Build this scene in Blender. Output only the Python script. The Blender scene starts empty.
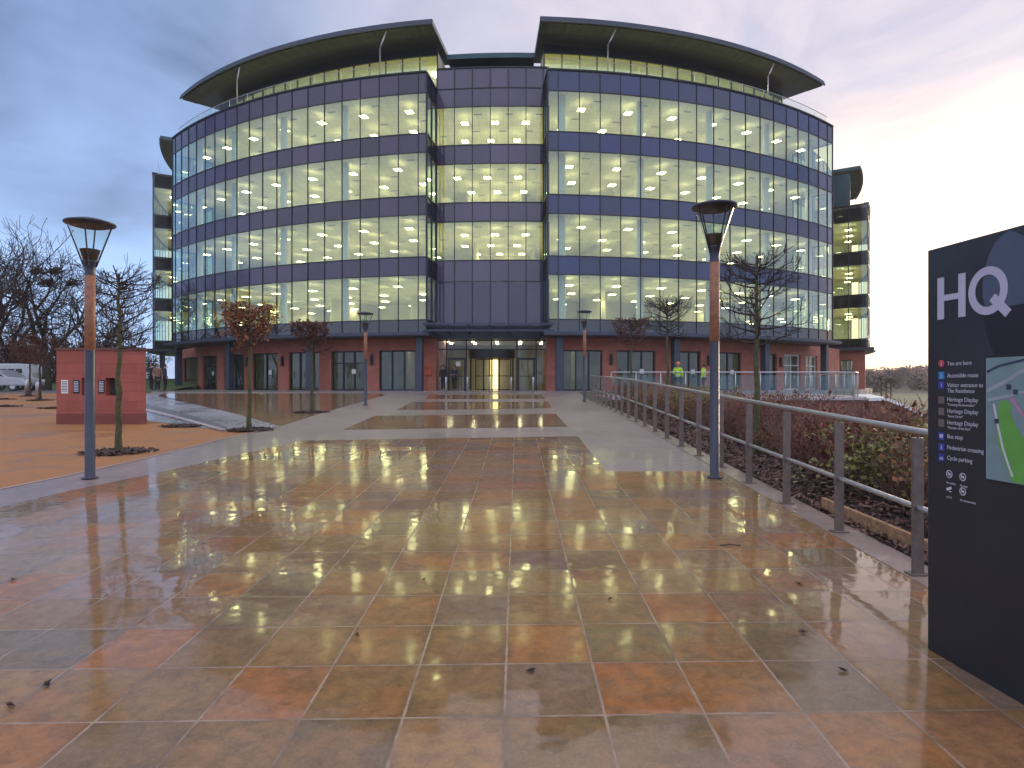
import bpy, bmesh, math, random
from math import sin, cos, pi, radians, atan2, sqrt
from mathutils import Vector, Matrix
random.seed(7)
S = bpy.context.scene
COL = S.collection
EYE, F = 1.64, 640.0

# ------------------------------------------------------------------ camera
cam = bpy.data.cameras.new('camera'); co = bpy.data.objects.new('camera', cam); COL.objects.link(co)
co.location = (0, 0, EYE); co.rotation_euler = (radians(90), 0, 0)
cam.lens = F/1024*36; cam.sensor_width = 36; cam.clip_start = .05; cam.clip_end = 3000
S.camera = co
S.view_settings.view_transform = 'Standard'; S.view_settings.look = 'None'
S.view_settings.exposure = 1.0; S.view_settings.gamma = 1; S.view_settings.use_curve_mapping = False
S.cycles.use_denoising = True
S.cycles.max_bounces = 7; S.cycles.diffuse_bounces = 4; S.cycles.glossy_bounces = 4
S.cycles.transmission_bounces = 4; S.cycles.transparent_max_bounces = 12
S.cycles.sample_clamp_indirect = 6
S.cycles.caustics_reflective = False; S.cycles.caustics_refractive = False

# ------------------------------------------------------------------ node helpers
def N(nt, typ, **kw):
    n = nt.nodes.new(typ)
    for k, v in kw.items(): setattr(n, k, v)
    return n
def setin(nt, sock, v):
    if isinstance(v, bpy.types.NodeSocket): nt.links.new(v, sock)
    elif v is not None: sock.default_value = v
def M(nt, op, a, b=None, c=None, clamp=False):
    n = N(nt, 'ShaderNodeMath', operation=op); n.use_clamp = clamp
    for i, v in enumerate((a, b, c)):
        if v is not None: setin(nt, n.inputs[i], v)
    return n.outputs[0]
def mix(nt, f, a, b, mode='MIX'):
    n = N(nt, 'ShaderNodeMix', data_type='RGBA', blend_type=mode)
    setin(nt, n.inputs[0], f); setin(nt, n.inputs[6], c4(a)); setin(nt, n.inputs[7], c4(b))
    return n.outputs[2]
def c4(c):
    if isinstance(c, (tuple, list)) and len(c) == 3: return (*c, 1)
    return c
def mapr(nt, v, a, b, c=0., d=1., smooth=False):
    n = N(nt, 'ShaderNodeMapRange'); n.clamp = True
    if smooth: n.interpolation_type = 'SMOOTHSTEP'
    setin(nt, n.inputs[0], v)
    for i, x in enumerate((a, b, c, d)): n.inputs[i+1].default_value = x
    return n.outputs[0]
def noise(nt, vec, scale, detail=4, rough=.55, dist=0.):
    n = N(nt, 'ShaderNodeTexNoise'); n.inputs['Scale'].default_value = scale
    n.inputs['Detail'].default_value = detail; n.inputs['Roughness'].default_value = rough
    n.inputs['Distortion'].default_value = dist
    if vec is not None: nt.links.new(vec, n.inputs['Vector'])
    return n.outputs[0]
def ramp(nt, v, stops):
    n = N(nt, 'ShaderNodeValToRGB'); e = n.color_ramp.elements
    while len(e) < len(stops): e.new(0)
    for i, (p, c) in enumerate(stops): e[i].position = p; e[i].color = c4(c)
    setin(nt, n.inputs[0], v); return n.outputs[0]

# ------------------------------------------------------------------ sky + sun
SUN_AZ, SUN_EL = radians(40), radians(7)
w = bpy.data.worlds.new('World'); S.world = w; w.use_nodes = True
nt = w.node_tree; nt.nodes.clear()
out = N(nt, 'ShaderNodeOutputWorld'); bg = N(nt, 'ShaderNodeBackground'); nt.links.new(bg.outputs[0], out.inputs[0])
sky = N(nt, 'ShaderNodeTexSky', sky_type='NISHITA'); sky.sun_disc = False
sky.sun_elevation = SUN_EL; sky.sun_rotation = SUN_AZ; sky.dust_density = 2.0
tc = N(nt, 'ShaderNodeTexCoord'); d = tc.outputs['Generated']
sx = N(nt, 'ShaderNodeSeparateXYZ'); nt.links.new(d, sx.inputs[0]); X, Y, Z = sx.outputs
zc = M(nt, 'MAXIMUM', Z, 0.0)
den = M(nt, 'ADD', zc, .16)
cb = N(nt, 'ShaderNodeCombineXYZ')
nt.links.new(M(nt, 'DIVIDE', X, den), cb.inputs[0]); nt.links.new(M(nt, 'DIVIDE', Y, den), cb.inputs[1])
cv = cb.outputs[0]
n1 = noise(nt, cv, .55, 6, .52, .6)          # big cloud banks
n2 = noise(nt, cv, 1.1, 7, .56, .9)          # streaks
sd = N(nt, 'ShaderNodeVectorMath', operation='DOT_PRODUCT'); nt.links.new(d, sd.inputs[0])
sd.inputs[1].default_value = (sin(SUN_AZ)*cos(SUN_EL), cos(SUN_AZ)*cos(SUN_EL), sin(SUN_EL))
sdot = sd.outputs['Value']
clear = mix(nt, mapr(nt, Z, .05, .5), (.31, .47, .77), (.16, .22, .40))
side = mapr(nt, M(nt, 'ADD', sdot, M(nt, 'MULTIPLY', M(nt, 'SUBTRACT', n1, .5), .35)), .30, .95, smooth=True)
darkc = mix(nt, mapr(nt, n2, .36, .64), (.085, .125, .23), (.19, .28, .46))
litc = mix(nt, mapr(nt, n2, .38, .62), (.28, .29, .40), (.60, .50, .50))
cloudc = mix(nt, side, darkc, litc)
cover = mapr(nt, M(nt, 'ADD', n1, M(nt, 'MULTIPLY', mapr(nt, Z, 0., .55), .22)),   .45, .66, smooth=True)
cover = M(nt, 'MULTIPLY', cover, mapr(nt, Z, .10, .34, .45, 1.))
cover = M(nt, 'MAXIMUM', cover, mapr(nt, sdot, .45, .85, 0, .85, smooth=True))
base = mix(nt, cover, clear, cloudc)
glow = mapr(nt, sdot, .70, 1.0, 0, 1, smooth=True)
glow = M(nt, 'MULTIPLY', glow, mapr(nt, Z, .46, .06, .0, 1., smooth=True))
pink = mix(nt, mapr(nt, n2, .4, .62), (.84, .62, .48), (.98, .84, .66))
base = mix(nt, glow, base, pink)
up = M(nt, 'MAXIMUM', mapr(nt, Z, .50, .85, smooth=True), M(nt, 'MULTIPLY', mapr(nt, Y, .1, -.5, smooth=True), mapr(nt, Z, -.05, .25)))
high = mix(nt, n2, (.50, .54, .72), (.78, .78, .88))
base = mix(nt, M(nt, 'MULTIPLY', up, .85), base, high)
base = mix(nt, mapr(nt, Z, -.02, -.1), base, (.12, .10, .09))
sc_ = N(nt, 'ShaderNodeVectorMath', operation='SCALE'); nt.links.new(base, sc_.inputs[0]); sc_.inputs['Scale'].default_value = 10.0
fin = mix(nt, .12, sc_.outputs[0], sky.outputs[0])
nt.links.new(fin, bg.inputs[0]); bg.inputs[1].default_value = .1

sl = bpy.data.lights.new('sun', 'SUN'); so = bpy.data.objects.new('sun', sl); COL.objects.link(so)
sl.energy = 1.1; sl.angle = radians(14); sl.color = (1, .76, .52)
so.rotation_euler = (radians(90)-SUN_EL, 0, pi - SUN_AZ)

# ------------------------------------------------------------------ mesh helpers
def tag(o, label=None, cat=None, group=None, kind=None):
    if label: o['label'] = label
    if cat: o['category'] = cat
    if group: o['group'] = group
    if kind: o['kind'] = kind
    return o
def empty(name, loc=(0, 0, 0), rz=0):
    o = bpy.data.objects.new(name, None); COL.objects.link(o); o.location = loc; o.rotation_euler = (0, 0, rz)
    o.empty_display_size = .2; return o
def copy_tree(o, parent=None):
    c = o.copy(); COL.objects.link(c)
    if parent: c.parent = parent
    for ch in list(o.children): copy_tree(ch, c)
    return c
class MB:
    def __init__(s): s.v = []; s.f = []; s.col = []; s.c = None
    def face(s, idx): s.f.append(tuple(idx)); s.col.append(s.c)
    def quad(s, a, b, c, d): s.poly([a, b, c, d])
    def poly(s, pts):
        n = len(s.v); s.v += [tuple(p) for p in pts]; s.face(range(n, n+len(pts)))
    def box(s, x0, x1, y0, y1, z0, z1, mtx=None):
        n = len(s.v)
        p = [Vector((x, y, z)) for z in (z0, z1) for y in (y0, y1) for x in (x0, x1)]
        if mtx: p = [mtx @ q for q in p]
        s.v += [tuple(q) for q in p]
        for q in ((0, 2, 3, 1), (4, 5, 7, 6), (0, 1, 5, 4), (2, 6, 7, 3), (0, 4, 6, 2), (1, 3, 7, 5)): s.face([n+i for i in q])
    def prism(s, pts, z0, z1):
        n = len(s.v); k = len(pts)
        s.v += [(p[0], p[1], z0) for p in pts]+[(p[0], p[1], z1) for p in pts]
        s.face([n+i for i in reversed(range(k))]); s.face([n+k+i for i in range(k)])
        for i in range(k): j = (i+1) % k; s.face([n+i, n+j, n+k+j, n+k+i])
    def tube(s, pts, rad, n=8, caps=True):
        pts = [Vector(p) for p in pts]
        if not isinstance(rad, (list, tuple)): rad = [rad]*len(pts)
        b = len(s.v); up = None
        for i, p in enumerate(pts):
            t = (pts[min(i+1, len(pts)-1)]-pts[max(i-1, 0)]).normalized()
            a = Vector((0, 0, 1)) if abs(t.z) < .9 else Vector((1, 0, 0))
            u = t.cross(a).normalized(); vv = t.cross(u)
            for k in range(n):
                an = 2*pi*k/n; s.v.append(tuple(p+(u*cos(an)+vv*sin(an))*rad[i]))
        for i in range(len(pts)-1):
            for k in range(n):
                k2 = (k+1) % n; s.face([b+i*n+k, b+i*n+k2, b+(i+1)*n+k2, b+(i+1)*n+k])
        if caps:
            s.face([b+k for k in reversed(range(n))]); s.face([b+(len(pts)-1)*n+k for k in range(n)])
    def lathe(s, prof, n=24, cx=0, cy=0):
        b = len(s.v)
        for r, z in prof:
            for k in range(n): an = 2*pi*k/n; s.v.append((cx+r*cos(an), cy+r*sin(an), z))
        for i in range(len(prof)-1):
            for k in range(n):
                k2 = (k+1) % n; s.face([b+i*n+k, b+i*n+k2, b+(i+1)*n+k2, b+(i+1)*n+k])
    def build(s, name, mat, parent=None, smooth=False, bevel=0, inv=True):
        me = bpy.data.meshes.new(name); me.from_pydata(s.v, [], s.f)
        if any(c is not None for c in s.col):
            at = me.attributes.new('tint', 'FLOAT', 'FACE')
            at.data.foreach_set('value', [0.5 if c is None else c for c in s.col])
        me.materials.append(mat); me.update()
        o = bpy.data.objects.new(name, me); COL.objects.link(o)
        if smooth: me.polygons.foreach_set('use_smooth', [True]*len(me.polygons))
        if parent:
            o.parent = parent
            if inv: o.matrix_parent_inverse = (Matrix.Translation(parent.location) @ parent.rotation_euler.to_matrix().to_4x4()).inverted()
        if bevel:
            m = o.modifiers.new('bevel', 'BEVEL'); m.width = bevel; m.segments = 2; m.limit_method = 'ANGLE'
        return o
def fixnormals(o):
    bm = bmesh.new(); bm.from_mesh(o.data); bmesh.ops.recalc_face_normals(bm, faces=bm.faces); bm.to_mesh(o.data); bm.free(); return o

# ------------------------------------------------------------------ materials
def mat(name, col, rough=.6, metal=0., var=.18, scale=6., bump=0., bscale=40., coat=0., emit=None, estr=0, spec=None, rvar=0., coord='Object', tint=0.):
    m = bpy.data.materials.new(name); m.use_nodes = True; nt = m.node_tree
    b = nt.nodes['Principled BSDF']; tc = N(nt, 'ShaderNodeTexCoord'); v = tc.outputs[coord]
    n = noise(nt, v, scale, 5, .6)
    dark = tuple(c*(1-var) for c in col); lite = tuple(min(1, c*(1+var)) for c in col)
    cc = mix(nt, mapr(nt, n, .3, .7), dark, lite)
    if tint:
        a = N(nt, 'ShaderNodeAttribute'); a.attribute_name = 'tint'
        h = N(nt, 'ShaderNodeHueSaturation'); nt.links.new(cc, h.inputs['Color'])
        nt.links.new(mapr(nt, a.outputs['Fac'], 0, 1, 1-tint, 1+tint), h.inputs['Value'])
        nt.links.new(mapr(nt, a.outputs['Fac'], 0, 1, .5-tint*.03, .5+tint*.03), h.inputs['Hue'])
        cc = h.outputs[0]
    nt.links.new(cc, b.inputs['Base Color'])
    b.inputs['Metallic'].default_value = metal
    if rvar: nt.links.new(mapr(nt, noise(nt, v, scale*1.7, 4), .3, .7, max(0, rough-rvar), min(1, rough+rvar)), b.inputs['Roughness'])
    else: b.inputs['Roughness'].default_value = rough
    if spec is not None: b.inputs['IOR'].default_value = spec
    if coat: b.inputs['Coat Weight'].default_value = coat; b.inputs['Coat Roughness'].default_value = .06
    if bump:
        bn = N(nt, 'ShaderNodeBump'); bn.inputs['Strength'].default_value = bump; bn.inputs['Distance'].default_value = .02
        nt.links.new(noise(nt, v, bscale, 5, .65), bn.inputs['Height']); nt.links.new(bn.outputs[0], b.inputs['Normal'])
    if emit: b.inputs['Emission Color'].default_value = c4(emit); b.inputs['Emission Strength'].default_value = estr
    return m
def glass(name, tint=(.86, .95, .86), refl=(1, 1, 1), ior=1.52, boost=1.0, rough=0.0, wob=.0):
    m = bpy.data.materials.new(name); m.use_nodes = True; nt = m.node_tree; nt.nodes.clear()
    o = N(nt, 'ShaderNodeOutputMaterial'); mx = N(nt, 'ShaderNodeMixShader')
    t = N(nt, 'ShaderNodeBsdfTransparent'); t.inputs[0].default_value = c4(tint)
    g = N(nt, 'ShaderNodeBsdfGlossy'); g.inputs['Color'].default_value = c4(refl); g.inputs['Roughness'].default_value = rough
    fr = N(nt, 'ShaderNodeFresnel'); gm = N(nt, 'ShaderNodeNewGeometry'); nt.links.new(mapr(nt, gm.outputs['Backfacing'], 0, 1, ior, 1/ior), fr.inputs[0])
    if wob:
        bn = N(nt, 'ShaderNodeBump'); bn.inputs['Strength'].default_value = wob; bn.inputs['Distance'].default_value = .01
        tc = N(nt, 'ShaderNodeTexCoord'); nt.links.new(noise(nt, tc.outputs['Object'], .8, 1), bn.inputs['Height']); nt.links.new(bn.outputs[0], g.inputs['Normal'])
    nt.links.new(M(nt, 'MULTIPLY', fr.outputs[0], boost, clamp=True), mx.inputs[0])
    nt.links.new(t.outputs[0], mx.inputs[1]); nt.links.new(g.outputs[0], mx.inputs[2]); nt.links.new(mx.outputs[0], o.inputs[0])
    return m
def emis(name, col, st):
    m = bpy.data.materials.new(name); m.use_nodes = True; nt = m.node_tree; nt.nodes.clear()
    o = N(nt, 'ShaderNodeOutputMaterial'); e = N(nt, 'ShaderNodeEmission'); e.inputs[0].default_value = c4(col); e.inputs[1].default_value = st
    nt.links.new(e.outputs[0], o.inputs[0]); return m

def tile_mat():
    m = bpy.data.materials.new('wet_stone_tiles'); m.use_nodes = True; nt = m.node_tree; b = nt.nodes['Principled BSDF']
    g = N(nt, 'ShaderNodeNewGeometry'); s = N(nt, 'ShaderNodeSeparateXYZ'); nt.links.new(g.outputs['Position'], s.inputs[0]); x, y, z = s.outputs
    tx = M(nt, 'DIVIDE', M(nt, 'ADD', M(nt, 'SUBTRACT', x, M(nt, 'MULTIPLY', y, .008)), .0585), .462)
    ty = M(nt, 'DIVIDE', M(nt, 'SUBTRACT', M(nt, 'ADD', y, M(nt, 'MULTIPLY', x, -.025)), 2.93), .508)
    ix, iy = M(nt, 'FLOOR', tx), M(nt, 'FLOOR', ty); fx, fy = M(nt, 'FRACT', tx), M(nt, 'FRACT', ty)
    cb = N(nt, 'ShaderNodeCombineXYZ'); nt.links.new(ix, cb.inputs[0]); nt.links.new(iy, cb.inputs[1])
    wn = N(nt, 'ShaderNodeTexWhiteNoise', noise_dimensions='2D'); nt.links.new(cb.outputs[0], wn.inputs[0]); rnd = wn.outputs[0]
    wc = N(nt, 'ShaderNodeSeparateColor'); nt.links.new(wn.outputs[1], wc.inputs[0])
    # per tile offset position so that the mottling breaks at the joints
    off = N(nt, 'ShaderNodeVectorMath', operation='MULTIPLY_ADD'); nt.links.new(wn.outputs[1], off.inputs[0]); off.inputs[1].default_value = (37, 37, 37); nt.links.new(g.outputs['Position'], off.inputs[2])
    nA = noise(nt, off.outputs[0], 2.6, 6, .6, .8); nB = noise(nt, off.outputs[0], 11, 8, .72, .45); nC = noise(nt, g.outputs['Position'], .55, 3, .5)
    base = ramp(nt, rnd, [(0, (.43, .185, .055)), (.18, (.48, .18, .048)), (.34, (.29, .165, .056)), (.5, (.44, .225, .078)), (.64, (.22, .145, .066)), (.78, (.40, .205, .10)), (.9, (.27, .18, .125)), (1, (.52, .18, .048))])
    alt = ramp(nt, wc.outputs[1], [(0, (.47, .18, .052)), (.4, (.29, .165, .058)), (.7, (.41, .215, .095)), (1, (.25, .17, .105))])
    c = mix(nt, mapr(nt, nA, .42, .62, 0, .62, smooth=True), base, alt)
    c = mix(nt, mapr(nt, nB, .38, .66, 0, .6), c, (.095, .06, .028))
    c = mix(nt, mapr(nt, noise(nt, off.outputs[0], 55, 3, .7), .52, .72, 0, .45), c, (.38, .25, .15))
    nD = noise(nt, off.outputs[0], 140, 4, .75)
    c = mix(nt, mapr(nt, nD, .35, .7, 0, .35), c, (.09, .06, .035))
    # joints
    ex = M(nt, 'MINIMUM', fx, M(nt, 'SUBTRACT', 1, fx)); ey = M(nt, 'MINIMUM', fy, M(nt, 'SUBTRACT', 1, fy))
    jn = M(nt, 'MULTIPLY', M(nt, 'SUBTRACT', noise(nt, g.outputs['Position'], 14, 5, .7), .5), .016)
    e = M(nt, 'ADD', M(nt, 'MINIMUM', M(nt, 'MULTIPLY', ex, .462), M(nt, 'MULTIPLY', ey, .508)), jn)
    joint = mapr(nt, e, .0045, .0085, 1, 0)
    grime = M(nt, 'MULTIPLY', mapr(nt, e, .004, .05, 1, 0), mapr(nt, noise(nt, g.outputs['Position'], 3.3, 5, .65), .42, .68, 0, .5))
    c = mix(nt, grime, c, (.085, .06, .035))
    jc = mix(nt, mapr(nt, noise(nt, g.outputs['Position'], 5, 3), .35, .65), (.20, .125, .08), (.37, .25, .17))
    c = mix(nt, joint, c, jc)
    nt.links.new(c, b.inputs['Base Color'])
    wet = mapr(nt, M(nt, 'ADD', nC, M(nt, 'MULTIPLY', M(nt, 'SUBTRACT', rnd, .5), .16)),   .30, .72, smooth=True)   # 1 = standing film of water
    r = mapr(nt, wet, 0, 1, .55, .45)
    r = M(nt, 'ADD', r, mapr(nt, nB, .35, .8, 0, .12)); r = M(nt, 'ADD', r, M(nt, 'MULTIPLY', joint, .25), clamp=True)
    nt.links.new(r, b.inputs['Roughness']); b.inputs['IOR'].default_value = 1.25
    nt.links.new(mapr(nt, wet, 0, 1, .6, 1.0), b.inputs['Coat Weight']); nt.links.new(M(nt, 'ADD', mapr(nt, wet, 0, 1, .11, .035), M(nt, 'MULTIPLY', joint, .2)), b.inputs['Coat Roughness']); b.inputs['Coat IOR'].default_value = 1.66; b.inputs['Specular IOR Level'].default_value = .2
    hgt = M(nt, 'SUBTRACT', M(nt, 'ADD', M(nt, 'ADD', M(nt, 'MULTIPLY', nB, .35), M(nt, 'MULTIPLY', nD, .25)), M(nt, 'MULTIPLY', nA, 1.0)), M(nt, 'MULTIPLY', joint, .8))
    hgt = M(nt, 'ADD', hgt, M(nt, 'MULTIPLY', M(nt, 'ADD', M(nt, 'MULTIPLY', M(nt, 'SUBTRACT', fx, .5), M(nt, 'SUBTRACT', wc.outputs[0], .5)), M(nt, 'MULTIPLY', M(nt, 'SUBTRACT', fy, .5), M(nt, 'SUBTRACT', wc.outputs[2], .5))), 1.6))
    bn = N(nt, 'ShaderNodeBump'); bn.inputs['Strength'].default_value = .3; bn.inputs['Distance'].default_value = .004
    nt.links.new(hgt, bn.inputs['Height']); nt.links.new(bn.outputs[0], b.inputs['Normal'])
    tilt = M(nt, 'ADD', M(nt, 'MULTIPLY', M(nt, 'SUBTRACT', fx, .5), M(nt, 'SUBTRACT', wc.outputs[0], .5)), M(nt, 'MULTIPLY', M(nt, 'SUBTRACT', fy, .5), M(nt, 'SUBTRACT', wc.outputs[2], .5)))
    film = M(nt, 'ADD', M(nt, 'MULTIPLY', tilt, 1.7), M(nt, 'MULTIPLY', noise(nt, off.outputs[0], 4.5, 1.5, .5), .55))
    cn = N(nt, 'ShaderNodeBump'); cn.inputs['Strength'].default_value = .8; cn.inputs['Distance'].default_value = .004
    nt.links.new(film, cn.inputs['Height']); nt.links.new(cn.outputs[0], b.inputs['Coat Normal'])
    return m
def paver_mat(name, c1, c2, cm, bw, bh, rough=.35, coat=.35, rot=0., mort=.006, wetlo=.35, wethi=.65, offs=.5, bump=.3):
    m = bpy.data.materials.new(name); m.use_nodes = True; nt = m.node_tree; b = nt.nodes['Principled BSDF']
    g = N(nt, 'ShaderNodeNewGeometry'); mp = N(nt, 'ShaderNodeMapping'); nt.links.new(g.outputs['Position'], mp.inputs[0]); mp.inputs['Rotation'].default_value = (0, 0, rot)
    br = N(nt, 'ShaderNodeTexBrick'); nt.links.new(mp.outputs[0], br.inputs[0]); br.offset = offs
    br.inputs['Scale'].default_value = 1; br.inputs['Brick Width'].default_value = bw; br.inputs['Row Height'].default_value = bh
    br.inputs['Mortar Size'].default_value = mort; br.inputs['Color1'].default_value = c4(c1); br.inputs['Color2'].default_value = c4(c2); br.inputs['Mortar'].default_value = c4(cm)
    n = noise(nt, g.outputs['Position'], 1.1, 6, .6); n2 = noise(nt, g.outputs['Position'], 22, 4, .6)
    c = mix(nt, mapr(nt, n, .3, .7, 0, .5), br.outputs[0], tuple(x*.62 for x in c1)); c = mix(nt, mapr(nt, n2, .4, .7, 0, .3), c, tuple(x*.6 for x in c2))
    nt.links.new(c, b.inputs['Base Color'])
    wet = mapr(nt, noise(nt, g.outputs['Position'], .5, 4), wetlo, wethi)
    nt.links.new(mapr(nt, wet, 0, 1, rough+.15, rough-.1), b.inputs['Roughness']); nt.links.new(mapr(nt, wet, 0, 1, 0, coat), b.inputs['Coat Weight']); b.inputs['Coat Roughness'].default_value = .09
    bn = N(nt, 'ShaderNodeBump'); bn.inputs['Strength'].default_value = bump; bn.inputs['Distance'].default_value = .006
    nt.links.new(M(nt, 'SUBTRACT', n2, M(nt, 'MULTIPLY', br.outputs[1], .8)), bn.inputs['Height']); nt.links.new(bn.outputs[0], b.inputs['Normal'])
    return m
def brick_mat(name, c1, c2, cm, bw=.6, bh=.3, rough=.7, mort=.006, cyl=None):
    """coursed stone on upright faces: runs along the wall whatever way it turns"""
    m = bpy.data.materials.new(name); m.use_nodes = True; nt = m.node_tree; b = nt.nodes['Principled BSDF']
    g = N(nt, 'ShaderNodeNewGeometry'); s = N(nt, 'ShaderNodeSeparateXYZ'); nt.links.new(g.outputs['Position'], s.inputs[0])
    if cyl:
        u = M(nt, 'MULTIPLY', M(nt, 'ARCTAN2', M(nt, 'SUBTRACT', s.outputs[0], cyl[0]), M(nt, 'SUBTRACT', cyl[1], s.outputs[1])), cyl[2])
    else:
        u = M(nt, 'ADD', s.outputs[0], s.outputs[1])
    cb = N(nt, 'ShaderNodeCombineXYZ'); nt.links.new(u, cb.inputs[0]); nt.links.new(s.outputs[2], cb.inputs[1])
    br = N(nt, 'ShaderNodeTexBrick'); nt.links.new(cb.outputs[0], br.inputs[0]); br.inputs['Scale'].default_value = 1
    br.inputs['Brick Width'].default_value = bw; br.inputs['Row Height'].default_value = bh; br.inputs['Mortar Size'].default_value = mort
    br.inputs['Color1'].default_value = c4(c1); br.inputs['Color2'].default_value = c4(c2); br.inputs['Mortar'].default_value = c4(cm)
    n = noise(nt, g.outputs['Position'], 1.3, 6, .62); n2 = noise(nt, g.outputs['Position'], 25, 5, .65)
    c = mix(nt, mapr(nt, n, .38, .68, 0, .6), br.outputs[0], tuple(x*.6 for x in c1)); c = mix(nt, mapr(nt, n2, .45, .75, 0, .3), c, tuple(min(1, x*1.35) for x in c2))
    nt.links.new(c, b.inputs['Base Color']); b.inputs['Roughness'].default_value = rough
    bn = N(nt, 'ShaderNodeBump'); bn.inputs['Strength'].default_value = .4; bn.inputs['Distance'].default_value = .01
    nt.links.new(M(nt, 'SUBTRACT', n2, br.outputs[1]), bn.inputs['Height']); nt.links.new(bn.outputs[0], b.inputs['Normal'])
    return m

BC = (-.07, 80.18); R = 39.16; BZ = 1.172
m_tile = tile_mat()
def gravel_mat():
    m = bpy.data.materials.new('resin_bound_gravel'); m.use_nodes = True; nt = m.node_tree; b = nt.nodes['Principled BSDF']
    g = N(nt, 'ShaderNodeNewGeometry'); p = g.outputs['Position']
    big = noise(nt, p, .35, 5, .6); mid = noise(nt, p, 2.2, 6, .65); fine = noise(nt, p, 45, 3, .7)
    c = mix(nt, mapr(nt, fine, .3, .7), (.27, .105, .03), (.50, .22, .07)); c = mix(nt, mapr(nt, mid, .45, .7, 0, .4), c, (.27, .12, .05))
    damp = mapr(nt, M(nt, 'ADD', big, M(nt, 'MULTIPLY', M(nt, 'SUBTRACT', mid, .5), .4)), .5, .62, 0, 1, smooth=True)
    c = mix(nt, M(nt, 'MULTIPLY', damp, .45), c, (.22, .095, .04)); nt.links.new(c, b.inputs['Base Color'])
    nt.links.new(mapr(nt, damp, 0, 1, .75, .4), b.inputs['Roughness'])
    bn = N(nt, 'ShaderNodeBump'); bn.inputs['Strength'].default_value = .5; bn.inputs['Distance'].default_value = .008; nt.links.new(fine, bn.inputs['Height']); nt.links.new(bn.outputs[0], b.inputs['Normal'])
    return m
m_pave = paver_mat('grey_block_paving', (.38, .29, .26), (.29, .22, .20), (.17, .125, .115), .21, .105, rough=.38, coat=.4)
m_slab = paver_mat('lilac_slab_paving', (.36, .33, .36), (.30, .27, .31), (.2, .18, .19), .9, .6, rough=.3, coat=.4)
m_far = paver_mat('wet_brown_slabs', (.33, .15, .06), (.22, .115, .05), (.13, .08, .055), .5, .46, rough=.32, coat=.65, offs=0, bump=.1, wetlo=-.6, wethi=.5)
m_sand = gravel_mat()
m_ground = mat('rough_grass', (.09, .10, .045), .95, var=.45, scale=.25, bump=.4, bscale=5)
m_soil = mat('bark_mulch', (.032, .016, .011), .85, var=.5, scale=18, bump=1.0, bscale=26)
m_road = mat('wet_asphalt', (.16, .15, .155), .35, var=.3, scale=.4, bump=.2, bscale=70, rvar=.12)
m_kerb = mat('pale_kerb_stone', (.42, .36, .36), .5, var=.2, scale=3, bump=.2)
m_dkerb = mat('dark_ramp_surface', (.12, .105, .115), .4, var=.3, scale=2)
m_stone = brick_mat('red_sandstone', (.52, .175, .115), (.42, .135, .09), (.33, .13, .095), .6, .28, cyl=(BC[0], BC[1], 37))
m_brick = brick_mat('red_brick', (.23, .075, .055), (.17, .055, .042), (.17, .11, .095), .225, .075)
m_block = brick_mat('sandstone_block', (.44, .12, .085), (.34, .085, .065), (.22, .065, .055), .9, .24, mort=.007)
m_spl = mat('purple_spandrel_glass', (.045, .028, .075), .04, var=.06, scale=.3, spec=1.62, tint=.3)
m_spr = mat('reflection_blue_spandrel_glass', (.016, .032, .11), .04, var=.06, scale=.3, spec=1.62, tint=.3)  # own dark blue made stronger to stand in for reflected sky
m_spd = mat('dark_spandrel_glass', (.018, .017, .022), .05, var=.06, scale=.3, spec=1.8, tint=.5)
m_splil = mat('lilac_opaque_glass', (.095, .070, .13), .06, var=.06, scale=.3, spec=1.6, tint=.2)
m_mull = mat('dark_mullion', (.018, .02, .028), .4, metal=.3)
m_slate = mat('slate_blue_metal', (.055, .064, .095), .42, metal=.3, var=.12, scale=1.5)
m_fascia = mat('teal_zinc', (.045, .08, .095), .32, metal=.6, var=.15, scale=1)
m_soffit = mat('roof_soffit', (.046, .05, .034), .6, var=.25, scale=3, tint=.3)
m_black = mat('black_metal', (.012, .012, .015), .5)
m_ceil = paver_mat('office_ceiling', (.86, .84, .70), (.84, .82, .68), (.55, .53, .44), .6, .6, rough=.9, coat=0, mort=.012, offs=0, bump=.0)
m_carpet = mat('office_carpet', (.62, .60, .50), .95, var=.1)
m_plaster = mat('office_wall', (.74, .70, .52), .9, var=.05, scale=.6)
m_icol = mat('interior_column', (.62, .66, .76), .7, var=.05)
m_glass = glass('office_glass', (.82, .90, .66), (.78, .96, 1.0), 1.55, 3.0, wob=.06)
m_gglass = glass('ground_floor_glass', (.62, .68, .62), (.9, .95, 1), 1.6, 1.2)
m_cglass = glass('clear_glass', (.90, .95, .93), (1, 1, 1), 1.45, 1.0)
m_tglass = glass('green_balustrade_glass', (.86, .92, .89), (.9, .95, .95), 1.5, 1.0)
m_lum = emis('lit_ceiling_panel', (1, .93, .54), 14)
m_upl = bpy.data.materials.new('added_up_light'); m_upl.use_nodes = True; nt = m_upl.node_tree; nt.nodes.clear()
o = N(nt, 'ShaderNodeOutputMaterial'); e = N(nt, 'ShaderNodeEmission'); e.inputs[0].default_value = (1, .91, .52, 1); gm = N(nt, 'ShaderNodeNewGeometry')
nt.links.new(mapr(nt, gm.outputs['Backfacing'], 0, 1, 1.6, .3), e.inputs[1]); nt.links.new(e.outputs[0], o.inputs[0])   # added up-light, hung to brighten the ceiling; its back glows weakly
m_vent = mat('ceiling_grille', (.30, .31, .30), .7)
m_steel = mat('brushed_steel', (.50, .49, .52), .36, metal=.85, var=.05, scale=3)
m_post = mat('galvanised_post', (.22, .17, .15), .42, metal=.55, var=.2, scale=14, rvar=.1)
m_lampm = mat('lamp_grey_paint', (.045, .048, .07), .38, metal=.2, var=.14, scale=9)
m_timber = mat('lamp_timber', (.30, .125, .065), .5, var=.3, scale=14)
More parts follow.
